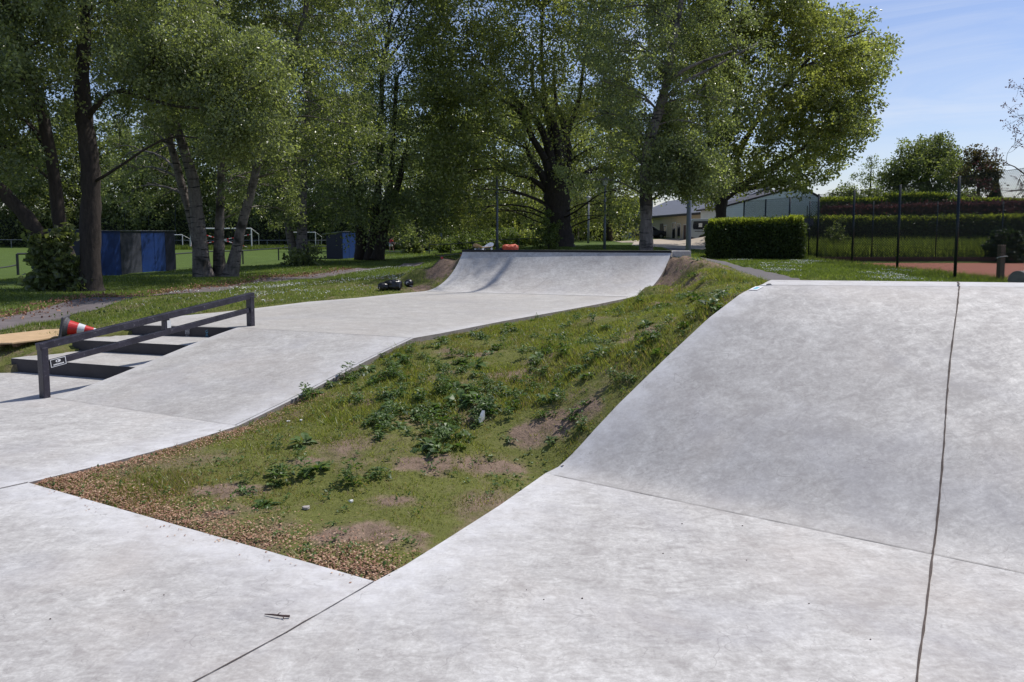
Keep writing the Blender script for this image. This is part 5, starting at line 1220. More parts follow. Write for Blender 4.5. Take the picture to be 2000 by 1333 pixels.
b = MB(); b.tube([Vector((bp.x-.18, bp.y-.1, bz+.10)), Vector((bp.x-.1, bp.y-.02, bz+.17)), Vector((bp.x+.03, bp.y-.02, bz+.195)), Vector((bp.x+.15, bp.y+.03, bz+.19)), Vector((bp.x+.21, bp.y, bz+.09))], .014, 6); b.build('strap', M['bagblack'], bag, smooth=True)
b = MB(); b.tube([Vector((bp.x+.19, bp.y-.10, bz+.04)), Vector((bp.x+.20, bp.y-.10, bz+.15))], .006, 6); b.build('buckle', M['galv'], bag)
hp = ground_at(795, 561); hz = hp.z
hel = empty('skate_helmet', (hp.x, hp.y, hz), 'round black skate helmet with white emblem next to the black bag', 'helmet')
lump('shell', M['bagblack'], hel, Vector((hp.x+.04, hp.y, hz+.075)), (.20, .20, .18), .2, 9, amp=.0, power=2.0)
b = MB(); hc = Vector((hp.x+.02, hp.y-.095, hz+.09))
for k in range(8):
    a_ = math.pi*k/4; b.beam(hc, hc+Vector((math.cos(a_)*.03, .0, math.sin(a_)*.03)), .009, .004, up=(0, -1, 0))
b.build('emblem', M['white'], hel)
b = MB(); b.tube([Vector((hp.x+.06, hp.y-.08, hz+.03)), Vector((hp.x+.14, hp.y-.1, hz+.02))], .01, 5); b.build('chin_strap', M['galv'], hel)
# orange backpack + skateboards on the platform
zc = ZQ+.012
op = QTL.lerp(QTR, .235)+Vector((0, .32, 0)); 
ob = empty('orange_backpack', (op.x, op.y, zc), 'crumpled orange backpack lying on the platform behind the coping', 'backpack')
lump('body', M['orange'], ob, Vector((op.x, op.y, zc+.062)), (.34, .26, .15), .1, 12, amp=.2)
lump('front_pocket', M['orange'], ob, Vector((op.x+.09, op.y-.08, zc+.055)), (.18, .16, .13), .1, 14, amp=.2)
b = MB(); b.tube([Vector((op.x-.15, op.y-.08, zc+.04)), Vector((op.x-.1, op.y-.13, zc+.11)), Vector((op.x+.02, op.y-.13, zc+.075)), Vector((op.x+.13, op.y-.12, zc+.12))], .013, 5); b.build('strap', M['orange'], ob)
b = MB(); b.tube([Vector((op.x-.26, op.y-.02, zc+.02)), Vector((op.x-.17, op.y-.03, zc+.04))], .03, 6); b.build('dark_flap', M['black'], ob)
def skateboard(name, label, c, fwd, upd, deckmat, wheelmat, topmat):
    fwd = Vector(fwd).normalized(); upd = Vector(upd); sdv = fwd.cross(upd).normalized(); upd = sdv.cross(fwd).normalized()
    e = empty(name, c, label, 'skateboard'); L, W = .80, .20; xs = np.linspace(-L/2, L/2, 21); vs = []; 
    def rise(x): a = max(0, abs(x)-.25); return a*.38+a*a*1.2
    def half(x): e_ = max(0, abs(x)-(L/2-.10))/.10; return W/2*math.sqrt(max(0.02, 1-e_*e_))
    for x in xs:
        for s_ in (-1, -.5, .5, 1): vs.append(Vector(c)+fwd*x+sdv*half(x)*s_+upd*(rise(x)+.075+.006*abs(s_)))
    n = len(vs); vs += [v-upd*.012 for v in vs[:n]]; fs = []; mi = []
    for i in range(20):
        for k in range(3):
            a = i*4+k; fs.append((a, a+1, a+5, a+4)); mi.append(0); fs.append((n+a, n+a+4, n+a+5, n+a+1)); mi.append(1)
        for k in (0, 3):
            a = i*4+k; fs.append((a, a+4, n+a+4, n+a)); mi.append(1)
    fs += [(0, 1, 2, 3, n+3, n+2, n+1, n), (80, 81, 82, 83, n+83, n+82, n+81, n+80)]; mi += [1, 1]
    b = MB(); b.add(vs, fs); b.mi = mi; b.build('deck', [topmat, deckmat], e)
    for x in (-.22, .22):
        b = MB(); b.beam(Vector(c)+fwd*x-sdv*.07+upd*.03, Vector(c)+fwd*x+sdv*.07+upd*.03, .02, .018); b.beam(Vector(c)+fwd*x+upd*.03, Vector(c)+fwd*x+upd*.065, .05, .05); tr = b.build('truck', M['galv'], e)
        for s_ in (-1, 1):
            b = MB(); b.tube([Vector(c)+fwd*x+sdv*s_*.068+upd*.027, Vector(c)+fwd*x+sdv*s_*.10+upd*.027], .027, 14); b.build('wheel', wheelmat, tr, smooth=False)
p = QTL.lerp(QTR, .085)+Vector((.06, .62, 0)); p.z = zc
skateboard('skateboard', 'pale wooden skateboard with upturned tail resting on the platform by the coping', (p.x, p.y, p.z), (.45, 1, .02), (0, 0, 1), M['ply'], M['white'], M['litterwhite'])
p = Vector((-1.33, 17.0, zt(-1.33, 17.0)))
skateboard('skateboard', 'dark skateboard with red wheels sticking out over the dirt left of the quarter pipe', (p.x, p.y, p.z+.02), (1, .15, .12), (0, 0, 1), M['black'], M['red'], M['black'])
# ------------------------------------------------------------ small litter on slope and slab
def bit(name, label, cat, px, py, size, mat, slab=False, seed=0, group=None):
    p = G(px, py, 0) if slab else ground_at(px, py); 
    n = 7; a0 = R.uniform(0, 6); vs = []
    for k in range(n): a_ = a0+2*math.pi*k/n; r_ = size*R.uniform(.6, 1.1)/2; vs.append(Vector((p.x+math.cos(a_)*r_, p.y+math.sin(a_)*r_*.8, p.z+.002+R.uniform(0, size*.12))))
    vs += [v+Vector((R.uniform(-.1, .1)*size, R.uniform(-.1, .1)*size, size*.28)) for v in vs]
    b = MB(); b.add(vs, [tuple(range(n))[::-1], tuple(range(n, 2*n))]+[(k, (k+1) % n, n+(k+1) % n, n+k) for k in range(n)])
    o = b.build(name, mat, loc=p); setp(o, label, cat, group); return o
for (px, py, s_, lb) in ((598, 998, .045, 'small grey stone on the lower grass slope'),): bit('stone', lb, 'stone', px, py, s_, M['stone'])
p = ground_at(934, 830)
b = MB(); b.hexa([p+Vector(q) for q in ((-.012, -.008, .0), (.012, -.014, .0), (.05, .03, .03), (.028, .04, .03), (-.012, -.008, .012), (.012, -.014, .012), (.05, .03, .10), (.028, .04, .10))]); o = b.build('plastic_scrap', M['litterwhite'], loc=p); setp(o, 'white plastic scrap sticking up among the weeds mid-slope', 'litter')
for (px, py, lb) in ((686, 984, 'white paper scrap on the bare lower slope'), (563, 826, 'pale pebble by the upper left edge of the grass slope'), (588, 824, 'second pale pebble by the upper left edge, right of the other')): bit('litter', lb, 'litter', px, py, .035, M['litterwhite'])
for (px, py, lb) in ((1094, 911, 'left of two reddish dry leaves at the foot of the right ramp'), (1109, 908, 'right of two reddish dry leaves at the foot of the right ramp')):
    pt_ = SR(0.02, .05); p = G(px, py, .03); n_ = unit(1)
    b = MB(); L_ = .035; b.add([p, p+Vector((L_*.5, L_*.35, .008)), p+Vector((L_, 0, .004)), p+Vector((L_*.5, -L_*.35, .008))], [(0, 3, 2, 1)]); b.add([p+Vector((0, 0, .002)), p+Vector((L_*.5, L_*.35, .010)), p+Vector((L_, 0, .006)), p+Vector((L_*.5, -L_*.35, .010))], [(0, 1, 2, 3)])
    o = b.build('dry_leaf', simple('reddish dry leaf', (.27, .09, .06)), loc=p); setp(o, lb, 'leaf')
b = MB(); t1_ = [G(517, 1200, .006), G(533, 1201, .010), G(550, 1203, .012), G(566, 1204, .008)]; b.tube(t1_, [.002, .0035, .004, .005], 6); b.tube([G(552, 1203, .012), G(555, 1210, .004)], [.003, .0015], 5); b.tube([G(541, 1202, .012), G(548, 1196, .02)], [.0025, .001], 5)
o = b.build('twig', M['twig'], loc=t1_[0]); setp(o, 'small dry twig lying on the floor left of the diagonal joint', 'twig')
lab = 'tiny dark crumb of dirt lying on the pale concrete floor'
for (px, py) in ((242, 1154), (1332, 1024), (1295, 1082), (1310, 1090), (1028, 1153), (1450, 1028), (1484, 921), (1470, 877), (1137, 1170), (320, 1163), (760, 1125), (1062, 1172), (1700, 1250), (250, 1040), (560, 1236), (700, 1270), (1458, 1095), (98, 1210), (1580, 1180)):
    v = 0 if py > 1000 else None
    p = G(px, py, 0) if v == 0 else None
    if p is None: continue
    r_ = R.uniform(.0015, .0035); b = MB(); b.tube([p+Vector((-r_, 0, r_*.5)), p+Vector((r_, r_*.4, r_*.6))], [r_*.7, r_], 5); o = b.build('dirt_crumb', M['joint'], loc=p); setp(o, lab, 'crumb', 'dirt crumbs on the floor')
# ------------------------------------------------------------ lamp posts
def lamp(name, label, px, top, Y, w, head=True):
    base = P(px, 455, Y); base.z = zt(base.x, Y); tp = P(px, top, Y); r_ = w*.5*Y/FPX
    e = empty(name, tuple(base), label, 'lamp post')
    b = MB(); b.tube([base, base+Vector((0, 0, 1.0)), Vector((base.x, Y, tp.z-(.5 if head else 0)))], [r_*1.1, r_, r_*.8], 12); b.build('pole', M['lampgrey'], e, smooth=True)
    if head:
        c = Vector((base.x, Y, tp.z-.5)); X_, Y__, Z_ = Vector((1, 0, 0)), Vector((0, 1, 0)), Vector((0, 0, 1))
        lathe([(0, .07), (.05, .10), (.08, .10)], c, Z_, X_, Y__, 12).build('lamp_collar', M['lampgrey'], e)
        lathe([(.08, .10), (.34, .17)], c, Z_, X_, Y__, 12).build('lamp_glass', M['lamp_glass'], e)
        lathe([(.34, .22), (.38, .22), (.48, .06), (.52, .02)], c, Z_, X_, Y__, 12).build('lamp_hat', M['lampgrey'], e)
lamp('street_lamp', 'thin grey lantern post standing on the grass left of the paved yard', 1181, 346, 40, 5)
lamp('street_lamp', 'small far lantern post between the massive tree trunk and the nearer lantern', 1149, 383, 62, 4)
lamp('metal_pole', 'plain grey pole rising left of the massive tree, behind the quarter pipe', 971, 345, 40, 5, False)
lamp('metal_pole', 'thick grey pole close behind the right end of the quarter pipe', 1345, 300, 26, 10, False)
lamp('metal_pole', 'very thin far pole standing between the V-stemmed tree and the thicket', 862, 390, 66, 3, False)
# ------------------------------------------------------------ field barriers, goals, boards
def barrier(name, label, pts, h, post_r, mat, posts=None, second=None, cat='barrier'):
    e = empty(name, pts[0], label, cat); b = MB()
    tops = [Vector((p[0], p[1], p[2]+h)) for p in pts]
    b.tube(tops, post_r*.8, 7); b.build('rail', M[mat], e)
    if second: b = MB(); b.tube([Vector((p[0], p[1], p[2]+second)) for p in pts], post_r*.6, 6); b.build('lower_rail', M[mat], e)
    for p in pts:
        b = MB(); b.tube([Vector((p[0], p[1], p[2]-.05)), Vector((p[0], p[1], p[2]+h))], post_r, 7); b.build('post', M[mat], e)
def gpt(px, py, Y): p = P(px, py, Y); p.z = zt(p.x, p.y); return p
zF = -.36
def line(p0, p1, n): return [Vector(p0).lerp(Vector(p1), i/n) for i in range(n+1)]
def fix(pts): return [Vector((p.x, p.y, zt(p.x, p.y))) for p in pts]
barrier('field_barrier', 'dark low barrier between the trees and the green football field, right part', fix([P(262, 455, 38.5), P(340, 455, 41), P(404, 455, 43.5), P(473, 455, 47), P(543, 455, 52), P(602, 455, 58), P(655, 455, 63)]), .82, .045, 'barrier')
barrier('field_barrier', 'short dark barrier piece by the ivy-covered trunk, nearest to the left edge', fix([P(31, 455, 33.5), P(110, 455, 34.5), P(150, 455, 35)]), .92, .055, 'barrier')
pa, pb = P(31, 455, 33.5), P(-80, 455, 31.5)
ca = empty('chain_barrier', (pa.x, pa.y, zt(pa.x, pa.y)), 'dark sagging chain running from the barrier post out of the left edge', 'barrier')
b = MB(); b.tube([Vector((lerp(pa.x, pb.x, t_), lerp(pa.y, pb.y, t_), zF+.45+.12*(2*t_-1)**2)) for t_ in np.linspace(0, 1, 10)], .03, 6); b.build('chain', M['barrier'], ca)
b = MB(); b.tube([Vector((pb.x, pb.y, zF)), Vector((pb.x, pb.y, zF+.9))], .055, 7); b.build('post', M['barrier'], ca)
barrier('perimeter_rail', 'pale grey perimeter rail along the far side of the football field', fix(line(P(-80, 455, 96), P(720, 455, 97), 16)), 1.0, .05, 'galv')
barrier('perimeter_rail', 'pale two-bar rail in front of the dark thicket behind the small V-stemmed tree', fix(line(P(750, 455, 74), P(985, 455, 70), 6)), .95, .05, 'galv', second=.15)
barrier('garden_barrier', 'low dark bar fence in front of the pale shrubs left of the pole', fix(line(P(838, 455, 50), P(1060, 455, 47), 5)), .62, .035, 'barrier')
for (px, Y, tp) in ((342, 99, 400), (545, 99, 420), (653, 99, 420), (243, 99, 405), (290, 99, 408)):
    p = P(px, 455, Y); p.z = zt(p.x, Y); b = MB(); b.tube([p, P(px, tp, Y)], .06, 7); o = b.build('net_pole', M['fencepost'], loc=p); setp(o, 'tall thin dark ball-net pole along the far side of the field', 'pole', 'ball-net poles')
def goal(name, label, pl, pr, h, depth, r_, tape=False, mat='white', slant=True):
    pl, pr = Vector(pl), Vector(pr); e = empty(name, tuple(pl), label, 'goal'); d = (pr-pl).normalized(); n = Vector((-d.y, d.x, 0)); Z = Vector((0, 0, h))
    for p in (pl, pr): b = MB(); b.tube([p, p+Z], r_, 8); b.build('goal_post', M[mat], e)
    b = MB(); b.tube([pl+Z, pr+Z], r_, 8); b.build('crossbar', M[mat], e)
    for p in (pl, pr): b = MB(); b.tube([p+Z, p+Z*.72+n*depth*.5+d*(.6 if p is pr else 0), p+n*depth+d*(.3 if p is pr else 0)], r_*.6, 6); b.build('net_stay', M[mat], e)
    b = MB(); q = [pl, pr, pr+n*depth, pl+n*depth]
    for i in range(int((pr-pl).length/.25)):
        a_ = pl.lerp(pr, i*.25/(pr-pl).length); b.tube([a_+Z, a_+n*depth], .008, 3, cap=False)
    for k in range(1, 10): b.tube([pl+Z*(k/10)+n*depth*(1-k/10), pr+Z*(k/10)+n*depth*(1-k/10)], .008, 3, cap=False)
    b.build('net', M['wire'], e)
    if tape:
        for (a_, c_) in ((pl+Z*.9, pr+Z*.05), (pl+Z*.15, pr+Z*.72)):
            b = MB(); b.tube([a_-n*.1, c_-n*.1], .05, 5); b.tube([a_.lerp(c_, .0)-n*.1, a_.lerp(c_, .01)-n*.1], .052, 5)
            bb = b.build('barrier_tape', M['conewhite'], e)
            b = MB()
            for k in range(12): b.tube([a_.lerp(c_, (k+.2)/12)-n*.1, a_.lerp(c_, (k+.6)/12)-n*.1], .056, 5)
            b.build('red_stripe', M['conered'], bb)
Zf = lambda px, Y: Vector((P(px, 455, Y).x, Y, zt(P(px, 455, Y).x, Y)))
goal('football_goal', 'large white football goal crossed with red and white tape behind the birch clump', Zf(372, 90), Zf(491, 90), 2.44, 1.6, .07, True)
goal('football_goal', 'small white goal partly hidden behind the right end of the blue shed', Zf(318, 93), Zf(356, 93), 1.7, 1.2, .05)
goal('football_goal', 'grey-white goal with slanting side frame right of the thin twin birch', Zf(568, 96), Zf(616, 96), 2.0, 1.6, .05)
# blue board shed (back of a dugout), near one and far one
def dugout(name, label, pts, h, cols, depth=1.3, roof=True):
    e = empty(name, pts[0], label, 'shed'); p0, p1 = Vector(pts[0]), Vector(pts[-1]); d = (p1-p0).normalized(); n = Vector((-d.y, d.x, 0))
    L_ = (p1-p0).length; x = 0
    for i, (wd, mt_) in enumerate(cols):
        a_ = p0+d*(L_*x+.012); c_ = p0+d*(L_*(x+wd)-.012); x += wd
        b = MB(); z0, z1 = p0.z-.05, p0.z+h-(.015 if i % 2 else 0); b.hexa([(a_.x, a_.y, z0), (c_.x, c_.y, z0), (c_.x+n.x*.03, c_.y+n.y*.03, z0), (a_.x+n.x*.03, a_.y+n.y*.03, z0), (a_.x, a_.y, z1), (c_.x, c_.y, z1), (c_.x+n.x*.03, c_.y+n.y*.03, z1), (a_.x+n.x*.03, a_.y+n.y*.03, z1)])
        b.build('back_panel', M[mt_], e)
    for p in (p0, p1):
        s_ = d*(.03 if p is p0 else -.05); b = MB(); a_ = p+s_+n*.035; c_ = a_+n*depth; b.hexa([a_-Vector((0, 0, .05)), a_+d*.02-Vector((0, 0, .05)), c_+d*.02-Vector((0, 0, .05)), c_-Vector((0, 0, .05)), a_+Vector((0, 0, h-.05)), a_+d*.02+Vector((0, 0, h-.05)), c_+d*.02+Vector((0, 0, h-.3)), c_+Vector((0, 0, h-.3))]); b.build('side_panel', M['navy'], e)
    if roof:
        b = MB(); a_ = p0-d*.05-n*.05; c_ = p1+d*.05-n*.05; zz = p0.z+h+.004; b.hexa([(a_.x, a_.y, zz), (c_.x, c_.y, zz), (c_.x+n.x*(depth+.4), c_.y+n.y*(depth+.4), zz-.2), (a_.x+n.x*(depth+.4), a_.y+n.y*(depth+.4), zz-.2), (a_.x, a_.y, zz+.03), (c_.x, c_.y, zz+.03), (c_.x+n.x*(depth+.4), c_.y+n.y*(depth+.4), zz-.17), (a_.x+n.x*(depth+.4), a_.y+n.y*(depth+.4), zz-.17)]); b.build('roof', M['galv'], e)
pz0 = Zf(195, 33); pz1 = Zf(341, 38.5); pz0.z = min(pz0.z, pz1.z)
dugout('blue_shed', 'blue board shed with one grey panel at the edge of the field', (tuple(pz0), tuple(pz1)), 2.02, [(.24, 'blue'), (.27, 'bluegrey'), (.18, 'blue'), (.16, 'blue'), (.15, 'navy')])
p0_ = Zf(669, 56); p1_ = Zf(694, 58); dugout('blue_shed', 'plain blue board shed partly hidden by the dark four-trunked tree', (tuple(p0_), tuple(p1_)), 2.0, [(.5, 'blue'), (.5, 'blue')])
p0_ = Zf(82, 60); p1_ = Zf(160, 60); dugout('navy_shed', 'dark navy shed half hidden behind the leaning left trunks', (tuple(p0_), tuple(p1_)), 2.2, [(.5, 'navy'), (.5, 'navy')])
# dark hedge belt round the far field edge
hedge('field_hedge', 'long dark hedge closing the far side of the football field', (P(-250, 455, 112).x, 101), (P(745, 455, 100).x, 100), 2.0, 3.6, 4.2, -.4, -.3, 'leaf_far', .42, 45, 1.5, ragged=.45)
hedge('thicket_hedge', 'dark hedge filling the gap under the thicket behind the big trunk', (P(700, 455, 88).x, 89), (P(1215, 455, 88).x, 88), 2.0, 4.4, 4.2, .1, .5, 'leaf_far', .36, 60, 1.5, ragged=.45)
# ------------------------------------------------------------ person on the field
def skinfig(name, mat, parent, nodes, edges):
    me = bpy.data.meshes.new(name); off_ = ORI[parent.name]
    me.from_pydata([tuple(Vector(n[0])-off_) for n in nodes], edges, []); me.update()
    o = bpy.data.objects.new(name, me); COL.objects.link(o); o.parent = parent; ORI[o.name] = off_
    m = o.modifiers.new('skin', 'SKIN'); m.use_smooth_shade = True
    if not me.skin_vertices:
        lay = me.attributes.get('skin_vert')
    sv = me.skin_vertices[0].data if me.skin_vertices else None
    if sv is None: return o
    for i, n in enumerate(nodes): sv[i].radius = (n[1], n[1]); sv[i].use_root = (i == 0)
    s_ = o.modifiers.new('sub', 'SUBSURF'); s_.levels = 1; s_.render_levels = 1
    me.materials.append(mat); return o
pp_ = P(764, 487, 77); base = Vector((pp_.x, 77, zt(pp_.x, 77)))
per = empty('person', tuple(base), 'person in a red top and light shorts bending forward beyond the trees', 'person')
def bp_(x, y, z): return base+Vector((x, y, z))
def taper_body(name, mat, parent, chains, n=10):
    """one continuous limb chain set: tubes overlapping at the joints, merged with a voxel remesh"""
    b = MB()
    for pts in chains:
        sm = smooth([(Vector(p), r) for p, r in pts], 4); b.tube([a for a, r in sm], [r for a, r in sm], n)
    o = b.build(name, mat, parent, smooth=True); m = o.modifiers.new('join', 'REMESH'); m.mode = 'VOXEL'; m.voxel_size = .018; m.use_smooth_shade = True; return o
hip, chest, neck, head = bp_(-.08, 0, .86), bp_(.04, 0, 1.16), bp_(.10, 0, 1.28), bp_(.17, 0, 1.36)
body = taper_body('body', M['skin'], per, [[(hip, .13), (hip.lerp(chest, .5), .11), (chest, .14), (neck, .055), (head, .085), (head+Vector((.05, 0, .06)), .08)],
  [(hip+Vector((0, -.09, 0)), .09), (bp_(-.10, -.10, .47), .062), (bp_(-.10, -.10, .40), .055), (bp_(-.12, -.10, .10), .038), (bp_(-.10, -.10, .04), .04), (bp_(.06, -.10, .03), .03)],
  [(hip+Vector((0, .09, 0)), .09), (bp_(.14, .10, .50), .062), (bp_(.16, .10, .42), .055), (bp_(.24, .10, .10), .038), (bp_(.26, .10, .04), .04), (bp_(.40, .10, .03), .03)],
  [(chest+Vector((.02, -.17, .04)), .05), (bp_(.22, -.2, .98), .04), (bp_(.30, -.19, .94), .036), (bp_(.42, -.12, .86), .028), (bp_(.48, -.10, .83), .035)],
  [(chest+Vector((.02, .17, .04)), .05), (bp_(.20, .2, .95), .04), (bp_(.25, .2, .90), .036), (bp_(.34, .12, .76), .028), (bp_(.37, .1, .70), .035)]])
taper_body('red_top', M['redcloth'], per, [[(hip+Vector((-.0, 0, .02)), .155), (hip.lerp(chest, .5), .14), (chest, .165), (neck-Vector((.03, 0, .03)), .09)],
  [(chest+Vector((.02, -.15, .04)), .075), (bp_(.2, -.2, 1.0), .06)], [(chest+Vector((.02, .15, .04)), .075), (bp_(.19, .2, .98), .06)]])
taper_body('shorts', M['white'], per, [[(hip+Vector((0, -.08, -.02)), .12), (bp_(-.10, -.10, .56), .09)], [(hip+Vector((0, .08, -.02)), .12), (bp_(.10, .10, .58), .09)]])
taper_body('hair', M['hairdark'], per, [[(head+Vector((-.02, 0, .05)), .085), (head+Vector((.04, 0, .10)), .075)]])
# ------------------------------------------------------------ tall fences
def fence(name, label, pts, h, z0s, matpost, pr, mesh=True, cell=.085, group=None, brace=False, wr=.0065):
    e = empty(name, (pts[0][0], pts[0][1], z0s[0]), label, 'fence', group)
    for (p, z) in zip(pts, z0s):
        b = MB(); b.tube([Vector((p[0], p[1], z-.1)), Vector((p[0], p[1], z+h+.02))], pr, 8); b.build('post', M[matpost], e, smooth=True)
    if mesh:
        b = MB(); V = []; F = []
        def wire(a_, c_, w=wr):
            k = len(V); dd = (c_-a_).normalized(); s_ = dd.cross(Vector((pts[1][1]-pts[0][1], -(pts[1][0]-pts[0][0]), 0)).normalized()).normalized()*w
            V.extend([a_-s_, a_+s_, c_+s_, c_-s_]); F.append([k, k+1, k+2, k+3])
        for i in range(len(pts)-1):
            A0 = Vector((pts[i][0], pts[i][1], z0s[i])); B0 = Vector((pts[i+1][0], pts[i+1][1], z0s[i+1])); L_ = (B0-A0).length; U = (B0-A0)/L_
            n = int((L_+h)/cell)
            for s_ in (1, -1):
                for k in range(n):
                    t_ = k*cell-(h if s_ > 0 else 0)
                    if s_ > 0: x0, y0_, x1, y1_ = t_, 0, t_+h, h
                    else: x0, y0_, x1, y1_ = t_, 0, t_-h, h
                    # clip to 0..L
                    def cl(xa, ya, xb, yb):
                        if xa > xb: xa, ya, xb, yb = xb, yb, xa, ya
                        if xb <= 0 or xa >= L_: return None
                        m = (yb-ya)/(xb-xa)
                        if xa < 0: ya -= m*xa; xa = 0
                        if xb > L_: yb += m*(L_-xb); xb = L_
                        return xa, ya, xb, yb
                    c_ = cl(x0, y0_, x1, y1_)
                    if c_: wire(A0+U*c_[0]+Vector((0, 0, c_[1])), A0+U*c_[2]+Vector((0, 0, c_[3])))
            for hh in (.03, h*.5, h*.28, h-.02): wire(A0+Vector((0, 0, hh)), B0+Vector((0, 0, hh)), .005)
        fastmesh('wire_mesh', np.array([tuple(v) for v in V]), F, M['wire'], e)
    if brace:
        b = MB(); i = len(pts)-1; b.tube([Vector((pts[i][0], pts[i][1], z0s[i]+h*.6)), Vector((pts[i-1][0]*.45+pts[i][0]*.55, pts[i-1][1]*.45+pts[i][1]*.55, z0s[i]+.1))], pr*.6, 6); b.build('brace', M[matpost], e)
fp = [(20.0, 16.6)]+[(P(px, 455, Y).x, Y) for (px, Y) in ((1869, 22.6), (1755, 27.3), (1666, 31.4), (1597, 35.4), (1541, 39.4), (1494, 43.5), (1452, 47.5))]
fz = [.2, .25, .29, .33, .37, .42, .48, .55]
fp[0] = (12.7, 17.9); fz[0] = .24
fence('court_fence', 'tall dark green wire mesh fence along the near side of the clay court', fp, 2.98, fz, 'fencepost', .045, brace=True)
fp2 = [(P(px, 455, 36.1).x, 36.1) for px in (1580, 1704, 1829, 1957, 2090)]
fence('court_fence', 'thinner grey fence along the far side of the clay court below the dark hedge', fp2, 2.75, [.3]*5, 'fencepost', .028, cell=.12)
# court edging wall
b = MB(); b.box(((14.2+48)/2, 35.85, .30), (48-14.2, .15, .34)); o = b.build('edging_wall', M['brickwall'], loc=(14.5, 35.85, .13)); setp(o, 'low dark reddish edging wall at the back of the clay court', 'wall')
# wooden post with wire knots
pw = P(1953, 549, 21.5); pw.z = .2; tw = P(1955, 479, 21.5)
wp = empty('wooden_post', (pw.x, pw.y, pw.z), 'weathered wooden post standing on the red clay near the right edge', 'post')
b = MB(); b.box((pw.x, pw.y, (pw.z+tw.z)/2), (.16, .13, tw.z-pw.z), .2); b.build('post_body', M['woodpost'], wp, bevel=.01)
b = MB(); zz = P(1953, 502, 21.5).z; b.tube([Vector((pw.x-.16, pw.y-.03, zz-.04)), Vector((pw.x-.09, pw.y-.09, zz)), Vector((pw.x+.09, pw.y-.09, zz+.02)), Vector((pw.x+.17, pw.y, zz+.01))], .012, 6); b.build('rope', M['litterwhite'], wp)
dr_ = P(1990, 549, 19.0); dr_.z = .2
b = MB(); b.tube([Vector((dr_.x-.1, 18.9, .43)), Vector((dr_.x+1.0, 19.5, .43))], .235, 22); o = b.build('concrete_pipe', M['drum'], loc=dr_); setp(o, 'grey round roller lying at the fence foot, cut by the right picture edge', 'roller')
# notice board in front of the long hedge
bpn = P(1579, 434, 41.6); zg = zt(bpn.x, 41.6)
nb_ = empty('notice_board', (bpn.x, 41.6, zg), 'small dark board on a thin pole in front of the white gable wall', 'sign')
b = MB(); b.box((bpn.x, 41.6, bpn.z), (.52, .04, .38)); b.build('board', M['bluegrey'], nb_)
b = MB(); b.tube([Vector((bpn.x-.06, 41.66, zg)), Vector((bpn.x-.06, 41.66, P(1579, 402, 41.6).z))], .025, 8); b.build('pole', M['fencepost'], nb_)
# ------------------------------------------------------------ buildings
def wallq(b, a_, c_, z0, z1, th=.25, m=0):
    a_, c_ = Vector((a_[0], a_[1], 0)), Vector((c_[0], c_[1], 0)); d = (c_-a_).normalized(); n = Vector((-d.y, d.x, 0))*th
    b.hexa([(a_.x, a_.y, z0), (c_.x, c_.y, z0), (c_.x+n.x, c_.y+n.y, z0), (a_.x+n.x, a_.y+n.y, z0), (a_.x, a_.y, z1), (c_.x, c_.y, z1), (c_.x+n.x, c_.y+n.y, z1), (a_.x+n.x, a_.y+n.y, z1)], m)
WL = P(1238, 472, 104); WR_ = P(1402, 472, 72); WLx, WRx = (WL.x, WL.y), (WR_.x, WR_.y)
cb_ = empty('clubhouse', (WR_.x, WR_.y, .8), 'long cream-walled building with grey roof behind the van', 'building')
hW = 2.75; z0 = .75
b = MB(); dW = (Vector((WRx[0], WRx[1], 0))-Vector((WLx[0], WLx[1], 0))); LW = dW.length; dW.normalize(); nW = Vector((-dW.y, dW.x, 0))
dep = 9.0; q0, q1 = Vector((WLx[0], WLx[1], 0)), Vector((WRx[0], WRx[1], 0)); q2, q3 = q1+nW*dep, q0+nW*dep
b.hexa([(p.x, p.y, z0-.3) for p in (q0, q1, q2, q3)]+[(p.x, p.y, z0+hW) for p in (q0, q1, q2, q3)]); b.build('wall', M['cream'], cb_)
b = MB(); ev = -nW*.45; m0, m1 = q0+nW*dep*.5-dW*.4, q1+nW*dep*.5+dW*.4
for (a_, c_, u0, u1) in ((q0+ev-dW*.4, q1+ev+dW*.4, m0, m1), (q3-ev-dW*.4, q2-ev+dW*.4, m0, m1)):
    b.hexa([(a_.x, a_.y, z0+hW), (c_.x, c_.y, z0+hW), (u1.x, u1.y, z0+hW+2.2), (u0.x, u0.y, z0+hW+2.2), (a_.x, a_.y, z0+hW+.12), (c_.x, c_.y, z0+hW+.12), (u1.x, u1.y, z0+hW+2.34), (u0.x, u0.y, z0+hW+2.34)])
b.build('roof', M['roofgrey'], cb_)
b = MB(); a3, c3, m3 = q1-dW*.01, q2-dW*.01, q1+nW*dep*.5-dW*.01; b.add([(a3.x, a3.y, z0+hW), (c3.x, c3.y, z0+hW), (m3.x, m3.y, z0+hW+2.1)], [(0, 1, 2)]); a3, c3, m3 = q0+dW*.01, q3+dW*.01, q0+nW*dep*.5+dW*.01; b.add([(a3.x, a3.y, z0+hW), (c3.x, c3.y, z0+hW), (m3.x, m3.y, z0+hW+2.1)], [(2, 1, 0)]); b.build('gable', M['cream'], cb_)
b = MB(); b.beam(q0+ev-dW*.4+Vector((0, 0, z0+hW-.05)), q1+ev+dW*.4+Vector((0, 0, z0+hW-.05)), .12, .14); b.build('gutter', M['roofdark'], cb_)
def onwall(px, py, offs=.0):
    r = Vector(ray(px, py)); n = nW; o_ = Vector((0, 0, EYE)); a_ = q0-nW*offs; t_ = (Vector((a_.x, a_.y, 0))-Vector((0, 0, 0))).dot(n)/Vector((r.x, r.y, 0)).dot(n); return o_+r*t_
